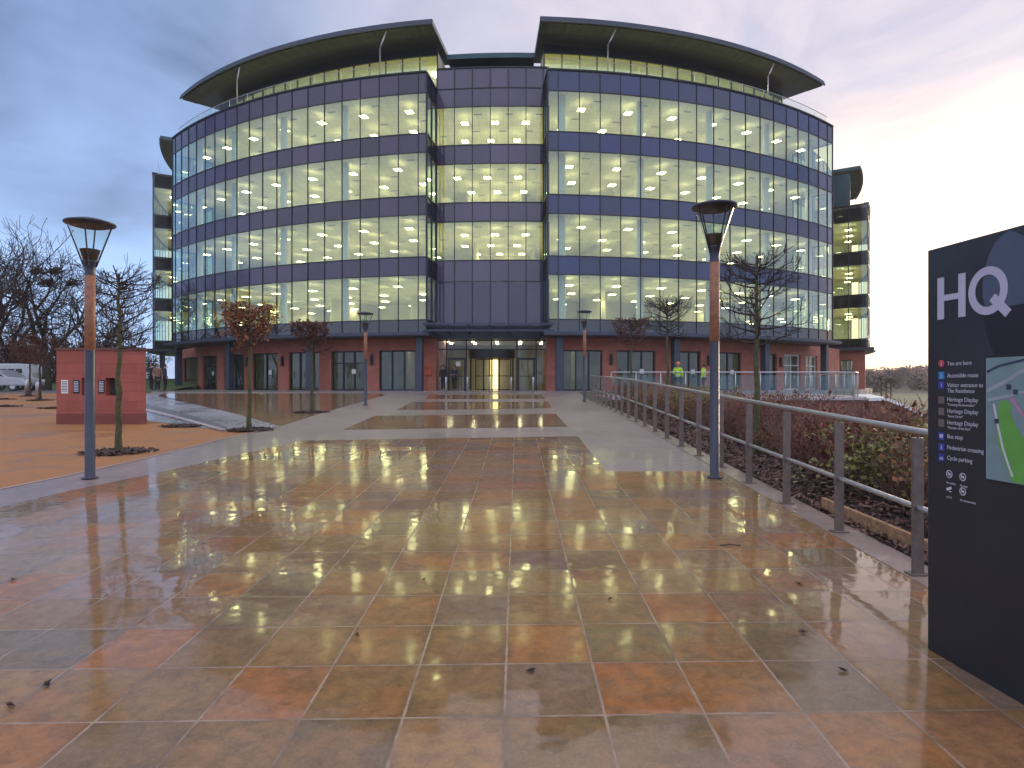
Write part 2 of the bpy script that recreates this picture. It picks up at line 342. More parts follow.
m_board = mat('weathered_board', (.36, .20, .10), .75, var=.4, scale=20, bump=.4)
m_white = mat('white_paint', (.78, .77, .75), .45, var=.08)
m_bark = mat('tree_bark', (.055, .04, .03), .9, var=.5, scale=12, bump=.6)
m_moss = mat('mossy_bark', (.085, .082, .035), .9, var=.5, scale=14, bump=.6)
m_twig = mat('dark_twigs', (.05, .033, .028), .9, var=.4)
m_redtwig = mat('reddish_twigs', (.075, .03, .026), .9, var=.4, scale=2)
m_leafo = mat('dry_orange_leaf', (.26, .10, .032), .7, var=.5, scale=4)
m_leafb = mat('dry_brown_leaf', (.105, .035, .022), .7, var=.5, scale=4)
m_leafg = mat('green_leaf', (.21, .19, .05), .6, var=.5, scale=4)

# ------------------------------------------------------------------ ground profile and projection helpers
def smooth(a, b, x):
    t = max(0, min(1, (x-a)/(b-a))); return t*t*(3-2*t)
def prof(y):
    if y < -12: return -.45
    if y < 16: return .0375*y
    if y < 22: t = y-16; return .6+.0375*t-(.0175/12)*t*t
    if y < 42: return .7725+.02*(y-22)
    return 1.1725
def H(x, y): return prof(y)-2.3*smooth(6.6, 10.5, x)
def G(px, py):
    """ground point that shows at a pixel of the photograph (only used to survey where things stand)"""
    y = 1.
    for _ in range(60): y = y+.5*((EYE-prof(y))*F/(py-384.)-y)
    return ((px-512)/F*y, y)
def Wx(px, y): return (px-512)/F*y
def Wz(py, y): return EYE-(py-384)/F*y
YL = [-40, -12, 0, 8, 14]+[16+.75*i for i in range(9)]+[24, 28, 33, 38, 42]
def sheet(name, pts, off, mat, kind='structure', thick=0):
    bm = bmesh.new(); vs = [bm.verts.new((p[0], p[1], 0)) for p in pts]; f = bm.faces.new(vs)
    if f.normal.z < 0: f.normal_flip()
    f.normal_update()
    if f.normal.z < 0: bmesh.ops.reverse_faces(bm, faces=[f])
    for yy in YL:
        bmesh.ops.bisect_plane(bm, geom=bm.verts[:]+bm.edges[:]+bm.faces[:], plane_co=(0, yy, 0), plane_no=(0, 1, 0))
    xs = [p[0] for p in pts]
    for xx in (6.6, 7.4, 8.2, 9, 9.8, 10.5):
        if min(xs) < xx < max(xs): bmesh.ops.bisect_plane(bm, geom=bm.verts[:]+bm.edges[:]+bm.faces[:], plane_co=(xx, 0, 0), plane_no=(1, 0, 0))
    for v in bm.verts: v.co.z = H(v.co.x, v.co.y)+off
    if thick:
        r = bmesh.ops.extrude_face_region(bm, geom=bm.faces[:])
        for e in r['geom']:
            if isinstance(e, bmesh.types.BMVert): e.co.z += thick
    me = bpy.data.meshes.new(name); bmesh.ops.recalc_face_normals(bm, faces=bm.faces)
    if not thick:
        for f in bm.faces:
            if f.normal.z < 0: f.normal_flip()
    bm.to_mesh(me); bm.free(); me.materials.append(mat)
    if not thick: me.polygons.foreach_set('use_smooth', [True]*len(me.polygons))
    o = bpy.data.objects.new(name, me); COL.objects.link(o); tag(o, kind=kind); return o

# ground sheet to the horizon
gx = [-900, -400, -150, -60, -20, 0, 6.6]+[6.6+.39*i for i in range(1, 11)]+[14, 25, 50, 100, 200, 400, 900]
gy = [-120, -12, 0, 8, 16]+[16+.75*i for i in range(1, 9)]+[28, 35, 42, 60, 100, 200, 400, 900]
mb = MB()
mb.v = [(x, y, H(x, y)-.02) for y in gy for x in gx]
for j in range(len(gy)-1):
    for i in range(len(gx)-1): a = j*len(gx)+i; mb.face([a, a+1, a+1+len(gx), a+len(gx)])
tag(mb.build('ground', m_ground, smooth=True), kind='structure')

border = [G(-300, 590), G(-120, 518), G(0, 490), G(60, 478), G(150, 458), G(220, 440), G(262, 431)]
sheet('gravel_plaza', [(-40, border[0][1])]+border+[G(226, 431), G(147, 421), (-9.2, 18.2), (-9.0, 38), (-60, 38)], .0, m_sand)
railx = lambda y: 3.0+.0165*y
eb = border[2:]; el = [(x-.035, y+.05) for x, y in eb]; sheet('plaza_edging', eb+el[::-1], .012, m_kerb)
pav = border+[G(150, 396), (-23, 40.8), (4.2, 40.8), (3.48, 29)]+[(railx(y)-.06, y) for y in (24, 19, 12, 6, 1, -8)]+[(-9, -8)]
sheet('block_paving', pav, .004, m_pave)
tile = [(-11, -8), G(-300, 640), G(-100, 545), G(0, 508), G(70, 491), G(150, 475), G(225, 458), G(302, 441), G(578, 436.5), G(606, 472), (railx(9.37)-.1, 9.37), (railx(5)-.1, 5), (railx(-8)-.1, -8)]
sheet('stone_paving', tile, .008, m_tile)
sheet('paving_panel', [G(343, 430), G(375, 416), G(556, 414), G(567, 427)], .008, m_far)
sheet('paving_panel', [G(396, 410.5), G(412, 402), G(548, 402), G(552, 408.5)], .008, m_far)
sheet('paving_panel', [G(425, 399.3), G(430, 394.8), G(542, 394.8), G(545, 399)], .008, m_far)
sheet('forecourt_paving', [G(158, 396.5), G(281, 426.5), G(316, 415), G(383, 396), G(388, 393.6), G(162, 393.6)], .008, m_far)
sheet('side_path', [G(262, 431), G(226, 431), G(147, 421), G(120, 418), G(120, 394), G(156, 394.5), G(278, 426.5)], .008, m_slab)
sheet('ramp_strip', [G(228, 427.5), G(147, 404), G(120, 398), G(120, 403), G(147, 409), G(226, 431)], .012, m_dkerb)
sheet('path_kerb', [G(226, 431.3), G(147, 410), G(130, 405), G(130, 406.5), G(147, 412), G(220, 431.3)], .016, m_kerb, thick=.03)
m_edge = mat('wet_edging_stone', (.30, .215, .185), .3, var=.3, scale=2.5, bump=.15, coat=.4)
# planting bed, its kerb
sheet('planting_bed', [(railx(-4)+.19, -4), (7.0, -4), (8.0, 27.6), (railx(27.6)+.19, 27.6)], .006, m_soil)
sheet('bed_kerb', [(railx(-6)-.1, -6), (railx(-6)+.2, -6), (railx(28)+.2, 28), (railx(28)-.1, 28)], .0, m_edge, thick=.013)
sheet('service_road', [(10.6, 6), (40, 6), (40, 31), (10.6, 26)], .01, m_road)
sheet('car_park', [(-80, 38.05), (-26, 38.05), (-26, 47), (-80, 47)], .004, m_road)

# ------------------------------------------------------------------ the office building
def P(ph, r, z): return (BC[0]+r*sin(ph), BC[1]-r*cos(ph), z)
def px_of(ph, r): x, y, _ = P(ph, r, 0); return 512+F*x/y
def phi_at(px, r):
    lo, hi = radians(-58), radians(58)
    for _ in range(50):
        m_ = (lo+hi)/2
        if px_of(m_, r) < px: lo = m_
        else: hi = m_
    return lo
D = radians
bld = empty('office_building', (BC[0], BC[1]-R, BZ))
tag(bld, 'curved five storey glass office block with crescent roofs and lit floors', 'building')
WB = [(5.80, 8.69), (9.87, 12.60), (13.82, 16.64), (17.87, 20.50)]      # lit bands
PAR = 21.80
PAR2 = 18.15           # the wing at the far right is one storey lower
PW = D(1.972)
def arc(a0, a1, r, z0, z1, mb, t=.0, n=None):
    n = n or max(1, int(abs(a1-a0)/D(1)))
    for i in range(n):
        p, q = a0+(a1-a0)*i/n, a0+(a1-a0)*(i+1)/n
        if t == 0: mb.quad(P(p, r, z0), P(q, r, z0), P(q, r, z1), P(p, r, z1))
def ringseg(mb, a0, a1, r0, r1, z0, z1, n=None):
    """solid curved bar"""
    n = n or max(1, int(abs(a1-a0)/D(1.2))); b = len(mb.v)
    for i in range(n+1):
        a = a0+(a1-a0)*i/n
        mb.v += [P(a, r0, z0), P(a, r1, z0), P(a, r1, z1), P(a, r0, z1)]
    for i in range(n):
        k = b+4*i
        for q in ((0, 4, 5, 1), (1, 5, 6, 2), (2, 6, 7, 3), (3, 7, 4, 0)): mb.face([k+j for j in q])
    mb.face([b, b+1, b+2, b+3]); k = b+4*n; mb.face([k+3, k+2, k+1, k])
def bar(mb, p, q, wid, dep, nrm):
    """upright or level rectangular bar between two points; nrm = outward direction"""
    p, q = Vector(p), Vector(q); t = (q-p).normalized(); nn = Vector(nrm).normalized(); s_ = t.cross(nn).normalized()
    n = len(mb.v)
    for c in (p, q):
        for a, b_ in ((-1, -1), (1, -1), (1, 1), (-1, 1)): mb.v.append(tuple(c+s_*wid/2*a+nn*dep/2*b_))
    for qd in ((0, 1, 2, 3), (7, 6, 5, 4), (0, 4, 5, 1), (1, 5, 6, 2), (2, 6, 7, 3), (3, 7, 4, 0)): mb.face([n+i for i in qd])

rng = random.Random(3)
panes = []                                     # (size, quad)
def facade(edges, r, bands, spm, z_top, z_bot, dark_bottom=True, mname='curtain_wall_frame'):
    """edges: mullion angles; makes panes, spandrels and frame of one glazed drum segment"""
    sp = {}
    fr = MB()
    zs = [z_bot]+[z for b in bands for z in b]+[z_top]
    for i in range(len(edges)-1):
        a, b = edges[i], edges[i+1]; g = D(.028)
        for lo, hi in bands:
            j = [rng.uniform(-.006, .006) for _ in range(2)]
            q = [P(a+g, r+j[0], lo+.03), P(b-g, r-j[0], lo+.03), P(b-g, r-j[0]+j[1], hi-.03), P(a+g, r+j[0]+j[1], hi-.03)]
            y = q[0][1]; sz = abs(q[1][0]/q[1][1]-q[0][0]/q[0][1])*(hi-lo)/y
            panes.append((sz, q))
        for k in range(0, len(zs), 2):
            m_ = sp.setdefault(k, MB()); m_.c = rng.random()
            j = rng.uniform(-.004, .004)
            m_.quad(P(a+g, r+j, zs[k]+.02), P(b-g, r-j, zs[k]+.02), P(b-g, r-j, zs[k+1]-.02), P(a+g, r+j, zs[k+1]-.02))
    for a in edges:
        nrm = (sin(a), -cos(a), 0); bar(fr, P(a, r+.01, z_bot), P(a, r+.01, z_top), .05, .07, nrm)
    for z in zs: ringseg(fr, edges[0], edges[-1], r-.06, r+.04, z-.03, z+.03, len(edges)-1)
    fr.build(mname, m_mull, bld)
    for k, m_ in sp.items():
        m_.build('spandrel_band', m_spd if (k == 0 and dark_bottom) else spm, bld)
L0, L1 = D(-45.3), D(-8.0)
edL = [L0]+[D(-8.82)-PW*k for k in range(18, -1, -1)]+[L1]
R0, R1 = D(3.45), D(40.1)
edR = [R0]+[D(4.45)+D(2.02)*k for k in range(18)]+[R1]
facade(edL, R, WB, m_spl, PAR, 5.0)
facade(edR, R, WB, m_spr, PAR, 5.0)
# the wings round the sides
SL1, SR0 = D(-61), D(56.2)
facade([SL1-PW*k for k in range(9, -1, -1)], R, WB, m_spl, PAR, 5.0)
facade([SR0+PW*k for k in range(10)], R, WB[:3], m_spr, PAR2, 5.0)
# recessed centre
RC = 36.75
def phx(px): return phi_at(px, RC)
edC = [phx(p) for p in (437, 454.5, 472.4, 490.3, 508.2, 526, 543.2, 549)]
WC = [(10.05, 12.7), (13.98, 16.62), (17.9, 20.5)]
mb_ = MB()
facade(edC, RC, WC, m_splil, 21.75, 8.6, dark_bottom=False)
for z0, z1, zc0, zc1 in ((21.79, 23.1, 23.1, 23.2), (5.6, 8.56, 5.5, 5.6)):
    lil = MB(); fr = MB()
    for i in range(len(edC)-1):
        p, q = edC[i], edC[i+1]; g = D(.028); lil.c = rng.random(); lil.quad(P(p+g, RC, z0), P(q-g, RC, z0), P(q-g, RC, z1), P(p+g, RC, z1))
    for a in edC: bar(fr, P(a, RC+.01, z0), P(a, RC+.01, z1), .06, .12, (sin(a), -cos(a), 0))
    ringseg(fr, edC[0], edC[-1], RC-(.3 if z0 > 20 else .06), RC+.06, zc0, zc1)
    lil.build('lilac_panel', m_splil, bld); fr.build('recess_frame', m_mull, bld)
# radial return walls of the wings
def ret(a, r0, r1, spm, sgn, WB=WB, PAR=PAR):
    fr = MB(); rs = [r0+(r1-r0)*i/2 for i in range(3)]; zs = [5.0]+[z for b in WB for z in b]+[PAR]
    t = Vector((cos(a), sin(a), 0))*sgn
    for z0, z1 in WB:
        for i in range(2):
            q = [P(a, rs[i]+.03, z0+.03), P(a, rs[i+1]-.03, z0+.03), P(a, rs[i+1]-.03, z1-.03), P(a, rs[i]+.03, z1-.03)]
            panes.append((.0, q))
    for k in range(0, len(zs), 2):
        m_ = MB()
        for i in range(2): m_.c = rng.random(); m_.quad(P(a, rs[i]+.03, zs[k]+.02), P(a, rs[i+1]-.03, zs[k]+.02), P(a, rs[i+1]-.03, zs[k+1]-.02), P(a, rs[i]+.03, zs[k+1]-.02))
        m_.build('spandrel_band', spm, bld)
    for r in rs: bar(fr, P(a, r, 5.0), P(a, r, PAR), .07, .12, t)
    for z in zs: bar(fr, P(a, r0, z), P(a, r1, z), .06, .12, t)
    fr.build('curtain_wall_frame', m_mull, bld)
ret(L1, RC, R, m_spr, 1); ret(R0, RC, R, m_spl, -1)
ret(L0, 36, R, m_spd, -1); ret(R1, 36, R, m_spd, 1)
ret(SL1, 36, R, m_spd, 1); ret(SR0, 36, R, m_spd, -1, WB[:3], PAR2)
for a0, a1 in ((SL1, L0), (R1, SR0)):
    facade([a0+(a1-a0)*i/7 for i in range(8)], 36, WB, m_spd, PAR, 5.0)
# panes: the hundred that show largest as windows of their own, the rest one glazing
panes.sort(key=lambda p: -p[0])
for sz, q in panes[:100]:
    m_ = MB(); m_.poly(q); m_.build('window_pane', m_glass, bld)
m_ = MB()
for sz, q in panes[100:]: m_.poly(q)
tag(m_.build('glazing', m_glass, bld), kind='stuff')

# floors, ceilings, core
def slab(mb, a0, a1, r0, r1, z0, z1): ringseg(mb, a0, a1, r0, r1, z0, z1)
segs = [(SL1-PW*9, SL1, R-.12), (SL1, L0, 35.85), (L0, L1, R-.12), (L1, R0, RC-.12), (R0, R1, R-.12), (R1, SR0, 35.85), (SR0, SR0+PW*9, R-.12)]
levels = [(4.75, 5.72)]+[(WB[i][1]+.06, WB[i+1][0]-.08) for i in range(3)]+[(20.56, 21.7)]
RI = 25.0
for z0, z1 in levels:
    c = MB(); k = MB(); s_ = MB()
    for a0, a1, r1 in (segs[:-1] if z0 > 19 else segs):
        n = max(1, int((a1-a0)/D(2)))
        for i in range(n):
            p, q = a0+(a1-a0)*i/n, a0+(a1-a0)*(i+1)/n
            c.quad(P(p, RI, z0), P(p, r1, z0), P(q, r1, z0), P(q, RI, z0)); k.quad(P(p, RI, z1), P(q, RI, z1), P(q, r1, z1), P(p, r1, z1))
            s_.quad(P(p, r1, z0), P(q, r1, z0), P(q, r1, z1), P(p, r1, z1))
        for a in (a0, a1): s_.quad(P(a, RI, z0), P(a, r1, z0), P(a, r1, z1), P(a, RI, z1))
    cl = c.build('ceiling', m_ceil, bld); k.build('floor', m_carpet, bld); s_.build('slab_edge', m_black, bld)
for a_, sg in ((SL1-PW*9, 1), (SR0+PW*9, -1)):
    ew = MB(); zt_ = 21.6 if sg > 0 else 17.7; ew.quad(P(a_+sg*D(.2), RI, BZ), P(a_+sg*D(.2), R-.7, BZ), P(a_+sg*D(.2), R-.7, zt_), P(a_+sg*D(.2), RI, zt_)); ew.build('end_wall', m_plaster, bld)
core = MB(); arc(SL1-PW*9, SR0, RI, BZ, 21.6, core, n=56); arc(SR0, SR0+PW*9, RI, BZ, 17.7, core, n=9); core.build('core_wall', m_plaster, bld)
# interior columns and partitions
for zi, (z0, z1) in enumerate([(levels[i][1], levels[i+1][0]) for i in range(4)]):
    ic = MB(); pt = MB()
    for a in [edL[j]-D(.5) for j in (3, 7, 11, 15)]+[edR[j]+D(.6) for j in (1, 5, 9, 13, 17)]:
        x, y, _ = P(a, 38.15, 0); ic.lathe([(.24, z0), (.24, z1)], 14, x, y)
    ic.build('interior_columns', m_icol, bld, smooth=True)
    for a in (D(-43.8), D(-28), D(-15), D(-6), D(2.5), D(14.5), D(29), D(39)):
        aa = a+D(rng.uniform(-1.5, 1.5)); r1 = RI+rng.uniform(3, 7)
        p, q = Vector(P(aa, RI, z0)), Vector(P(aa, r1, z0)); bar(pt, p+Vector((0, 0, (z1-z0)/2)), q+Vector((0, 0, (z1-z0)/2)), .15, z1-z0-.02, (0, 0, 1))
    pt.build('partition', m_plaster, bld)
# ceiling lights: twin recessed tubes
spots = []
for li, (z0, z1) in enumerate(levels[1:]):
    for a0, a1, ro in ((L0, L1, R), (R0, R1, R), (L1, R0, RC), (SL1-D(14), SL1, R), (SR0, SR0+D(14), R)):
        if z0 > 19 and a0 == SR0: continue
        for ri, dr in enumerate((1.7, 4.7, 7.8, 11)):
            n = max(1, round((a1-a0)*(ro-dr)/(3.3 if ro == R else 2.2)))
            for i in range(n): spots.append(((ro-dr), a0+(a1-a0)*(i+.5+.25*((ri+li) % 2))/(n+.25), z0, dr))
spots.sort(key=lambda s_: s_[3]*3+abs(s_[1])*4)
LQ = []
for sx_ in (-.13, .13): LQ.append([(sx_-.10, -.27, 0), (sx_-.10, .27, 0), (sx_+.10, .27, 0), (sx_+.10, -.27, 0)])
UQ = [(-.28, -.24, .03), (.28, -.24, .03), (.28, .24, .03), (-.28, .24, .03)]
tri = MB()
for q in LQ: tri.poly(q)
upl = MB(); upl.poly(UQ)
first = None; restu = MB(); rest = MB(); vents = MB()
for i, (r, a, z, dr) in enumerate(spots):
    drop = .62 if dr > 3 else .5
    mt = Matrix.Translation(P(a, r, z-drop)) @ Matrix.Rotation(a, 4, 'Z')
    if i < 100:
        if first is None:
            o = tri.build('ceiling_light', m_lum, bld, inv=False); first = o; u = upl.build('added_up_light', m_upl, o, inv=False); u0 = u
        else: o = first.copy(); COL.objects.link(o); u = u0.copy(); COL.objects.link(u); u.parent = o
        o.location = Vector(P(a, r, z-drop))-bld.location; o.rotation_euler = (0, 0, a)
    else:
        for q in LQ: rest.poly([mt @ Vector(p) for p in q])
        restu.poly([mt @ Vector(p) for p in UQ])
    av = a+D(1.6); mt = Matrix.Translation(P(av, r+.3, z-.012)) @ Matrix.Rotation(av, 4, 'Z')
    vents.poly([mt @ Vector(p) for p in ((-.28, -.12, 0), (-.28, .12, 0), (.28, .12, 0), (.28, -.12, 0))])
tag(rest.build('ceiling_lighting', m_lum, bld), kind='stuff'); tag(restu.build('added_ceiling_up_lighting', m_upl, bld), kind='stuff'); tag(vents.build('ceiling_grilles', m_vent, bld), kind='stuff')

# roofs
def roof(a0, a1, rin=33.0, rout=38.55, zs=25.02, zt=25.42, mid=True):
    f = MB(); ringseg(f, a0, a1, rin, rout, zs+.12, zt)
    f2 = MB(); ringseg(f2, a0-D(.05), a1+D(.05), rout, rout+.10, zs+.03, zs+.17); ringseg(f2, a0-D(.05), a1+D(.05), rout-.02, rout+.03, zs+.17, zt-.05)
    ro = f.build('crescent_roof', m_fascia, bld)
    child_abs(f2.build('gutter', m_slate, bld), ro)
    sf = MB(); n = int(abs(a1-a0)/D(.45))
    for i in range(n):
        p, q = a0+(a1-a0)*i/n, a0+(a1-a0)*(i+.94)/n
        sf.c = rng.random(); ringseg(sf, p, q, 37.25, rout-.12, zs+.03, zs+.115, 1)
    child_abs(sf.build('soffit', m_soffit, bld), ro)
    sf = MB(); ringseg(sf, a0, a1, rin+.1, 37.22, zs+.06, zs+.118); child_abs(sf.build('inner_soffit', m_black, bld), ro)
def child_abs(o, parent):
    """parent a mesh whose vertices are in scene coordinates under a part whose own vertices are too"""
    o.parent = parent; o.matrix_parent_inverse = Matrix.Identity(4); o.location = (0, 0, 0)
for a0, a1, dz in ((L0+D(.1), L1+D(.3), .18), (R0-D(.6), R1-D(.2), .18), (SL1-D(16), SL1, .1), (SR0, SR0+D(16), -3.72)):
    roof(a0, a1, zs=25.02+dz, zt=25.42+dz)
lk = MB(); ringseg(lk, L1+D(.3), R0-D(.6), 29, 34.6, 24.9, 25.25); lk.build('link_roof', m_fascia, bld)
lk = MB(); ringseg(lk, L1+D(.3), R0-D(.6), 30, 33.5, 22, 24.74); lk.build('link_roof_infill', m_black, bld)  # black curved block filling the gap below the link roof
top = MB(); ringseg(top, SL1-D(17), SR0, 24.5, 35.7, 21.72, 21.78, 60); ringseg(top, SR0, SR0+D(17), 24.5, 38.9, 17.95, 18.0, 10); top.build('terrace_roof', m_vent, bld)
# penthouse storey set back behind the parapet
RP = 35.9
for a0, a1, o_ in ((L0+D(2.5), L1-D(.2), 0), (R0+D(.2), R1-D(2.5), 0), (SL1-D(14), SL1-D(.4), 0), (SR0+D(.4), SR0+D(14), -3.5)):
    fr = MB(); gl = MB(); n = int((a1-a0)/D(1.97))
    for i in range(n+1):
        a = a0+(a1-a0)*i/n; bar(fr, P(a, RP+.01, 21.8+o_), P(a, RP+.01, 25.1+o_), .07, .12, (sin(a), -cos(a), 0))
        if i < n:
            b = a0+(a1-a0)*(i+1)/n; gl.quad(P(a+D(.05), RP, 21.85+o_), P(b-D(.05), RP, 21.85+o_), P(b-D(.05), RP, 24.55+o_), P(a+D(.05), RP, 24.55+o_))
    ringseg(fr, a0, a1, RP-.06, RP+.06, 24.55+o_, 25.1+o_); ringseg(fr, a0, a1, RP-.06, RP+.05, 21.78+o_, 21.86+o_)
    fr.build('penthouse_frame', m_mull, bld); gl.build('penthouse_glazing', m_glass, bld)
    bk = MB(); arc(a0, a1, RP-5, 21.8+o_, 24.7+o_, bk)
    for a in (a0, a1): bk.quad(P(a, RP-5, 21.8+o_), P(a, RP-.07, 21.8+o_), P(a, RP-.07, 24.7+o_), P(a, RP-5, 24.7+o_))
    bk.build('penthouse_wall', m_plaster, bld)
    ce = MB(); ringseg(ce, a0, a1, RP-5, RP-.1, 24.75+o_, 24.82+o_); ce.build('penthouse_ceiling', m_ceil, bld)
    lm = MB(); k = int((a1-a0)/D(2.5))
    for i in range(k):
        a = a0+(a1-a0)*(i+.5)/k; ringseg(lm, a-D(.75), a+D(.75), RP-3.4, RP-2.6, 24.7+o_, 24.73+o_, 1)
    lm.build('penthouse_lights', m_lum, bld)
b = MB(); bar(b, P(SR0+D(.5), 33, 19.6), P(SR0+D(.5), 37.7, 19.6), .1, 3.2, (0, 0, 1)); b.build('under_roof_dark_panel', m_fascia, bld)  # added dark panel standing in for the dark space under the roof
# parapet capping, balustrade and roof props
for a0, a1, zp in ((L0, L1, PAR), (R0, R1, PAR), (SL1-D(16), SL1, PAR), (SR0, SR0+D(16), PAR2)):
    cp = MB(); ringseg(cp, a0, a1, R-.35, R+.09, zp, zp+.1); cp.build('parapet_coping', m_mull, bld)
    ba = MB(); rl = MB(); n = int((a1-a0)/D(2.9)); rb = R-.45
    for i in range(n):
        p, q = a0+(a1-a0)*i/n+D(.1), a0+(a1-a0)*(i+1)/n-D(.1); ba.quad(P(p, rb, zp+.1), P(q, rb, zp+.1), P(q, rb, zp+.92), P(p, rb, zp+.92))
        rl.tube([P(p, rb, zp), P(p, rb, zp+.95)], .018, 6)
    rl.tube([P(a0+(a1-a0)*i/(n*2), rb, zp+.95) for i in range(n*2+1)], .022, 6)
    bo = ba.build('roof_balustrade', m_tglass, bld); ro_ = rl.build('rail', m_steel, bld); child_abs(ro_, bo)
for px in (237, 380, 608, 768):
    a = phi_at(px, R-.8); pr = MB(); pr.tube([P(a, R-.8, PAR), P(a, R-.8, PAR+2.3), P(a+D(.15), R-.75, PAR+2.5), P(a+D(.75), R-.68, 25.1)], .05, 8); pr.build('roof_prop', m_steel, bld, smooth=True)

# ledge over the ground floor, columns
for a0, a1 in ((L0-D(1.0), L1+D(.4)), (R0-D(.4), R1+D(.6)), (SL1-D(16), SL1+D(.6)), (SR0-D(.6), SR0+D(16))):
    c = MB(); ringseg(c, a0, a1, 35.5, R+.45, 4.74, 5.0); ringseg(c, a0, a1, R+.45, R+.55, 4.78, 4.97); c.build('canopy_ledge', m_slate, bld)
for px in (178.5, 229.5, 310.5, 419.5, 559.2, 675.5, 765, 824.5, 857.5, 160):
    a = phi_at(px, 38.4) if px not in (857.5, 160) else (D(58.3) if px > 500 else D(-63))
    x, y, _ = P(a, 38.4, 0); c = MB(); mt = Matrix.Translation((x, y, 0)) @ Matrix.Rotation(a, 4, 'Z')
    c.box(-.24, .24, -.24, .24, BZ, 4.74, mt); c.build('column', m_slate, bld, bevel=.05)
pl = MB(); pl.prism([P(D(t), 39.4, 0)[:2] for t in range(-100, 101, 4)]+[P(D(t), 20, 0)[:2] for t in range(100, -101, -20)], -2.4, BZ+.006); pl.build('plinth', m_slab, bld)
# ground floor wall with openings
RW = 37.2
ops = [(182.5, 197.6, 1), (202, 216.7, 2), (223.6, 244, 2), (252.3, 278, 2), (288.6, 319, 3), (331, 364.5, 3), (379, 416, 3),
       (563, 602.5, 3), (616.5, 655.6, 3), (680, 700.8, 2), (717, 741.4, 2), (770, 777, 1), (784, 800.7, 2), (805.7, 817.3, 2)]
OT = 3.95
def wallseg(a0, a1, z0, z1):
    w_ = MB(); ringseg(w_, a0, a1, RW-.35, RW, z0, z1); return w_
aL, aR = phi_at(174, RW)-D(3), phi_at(836, RW)+D(2)
spansL = [(phi_at(p, RW), phi_at(q, RW), n) for p, q, n in ops]
def do_wall(a0, a1, sp, ra, rb):
    cur = a0; wl = MB(); ringseg(wl, ra, rb, 34.5, RW-.35, BZ, 4.74, 1)
    for p, q, n in sp:
        ringseg(wl, cur, p, RW-.35, RW, BZ, 4.74); ringseg(wl, p, q, RW-.35, RW, OT, 4.74); cur = q
    ringseg(wl, cur, a1, RW-.35, RW, BZ, 4.74)
    wl.build('ground_floor_wall', m_stone, bld)
midL, midR = phi_at(436, RW), phi_at(547, RW)
do_wall(aL, midL, spansL[:7], midL-D(.5), midL); do_wall(midR, aR, spansL[7:], midR, midR+D(.5))
for (p, q, n), (pp, qq, _) in zip(spansL, ops):
    f = MB(); g = MB(); r = RW-.22
    for i in range(n+1):
        a = p+(q-p)*i/n; a += D(.05)*(1 if i == 0 else -1 if i == n else 0)
        bar(f, P(a, r, BZ), P(a, r, OT), .085, .12, (sin(a), -cos(a), 0))
    for z in (BZ+.05, OT-.05): bar(f, P(p, r, z), P(q, r, z), .1, .11, (sin(p), -cos(p), 0))
    if pp in (784, 805.7, 202, 331): bar(f, P(p, r, 3.1), P(q, r, 3.1), .07, .1, (sin(p), -cos(p), 0))
    if n > 1 and pp not in (379, 563):        # door leaves of the middle bays
        for i in range(n): bar(f, P(p+(q-p)*(i+.5)/n-D(.1), r+.06, 2.1), P(p+(q-p)*(i+.5)/n-D(.1), r+.06, 2.5), .03, .04, (sin(p), -cos(p), 0))
    g.quad(P(p, r, BZ+.05), P(q, r, BZ+.05), P(q, r, OT), P(p, r, OT))
    fo = f.build('shopfront', m_white if pp in (784, 805.7) else m_mull, bld); go = g.build('pane', m_gglass, bld); child_abs(go, fo)
    if pp in (202, 252.3, 331, 616.5, 680, 717):
        nb = MB(); aa = p+(q-p)*.66; nb.box(-.16, .16, -.012, 0, 2.35, 2.68, Matrix.Translation(P(aa, r+.09, 0)) @ Matrix.Rotation(aa, 4, 'Z')); no = nb.build('paper_notice', m_white, bld); child_abs(no, fo)
rb_ = MB(); t_ = Vector((cos(SR0), sin(SR0), 0)); a_ = SR0+D(.9)
for r0_, r1_, z0_, z1_ in ((36.0, 36.9, -2, 4.74), (36.9, 37.9, 3.9, 4.74), (36.9, 37.9, -2, BZ), (37.9, 38.9, -2, 4.74)):
    bar(rb_, Vector(P(a_, r0_, (z0_+z1_)/2)), Vector(P(a_, r1_, (z0_+z1_)/2)), z1_-z0_, .3, t_)
rb_.build('wing_base_wall', m_stone, bld)
f_ = MB(); g_ = MB()
for r_ in (36.94, 37.4, 37.86): bar(f_, P(a_, r_, BZ), P(a_, r_, 3.9), .07, .1, t_)
bar(f_, P(a_, 36.9, 3.86), P(a_, 37.9, 3.86), .08, .09, t_); bar(f_, P(a_, 36.9, 2.9), P(a_, 37.9, 2.9), .06, .09, t_)
g_.quad(P(a_, 36.9, BZ), P(a_, 37.9, BZ), P(a_, 37.9, 3.9), P(a_, 36.9, 3.9))
fo = f_.build('shopfront', m_mull, bld); child_abs(g_.build('pane', m_gglass, bld), fo)
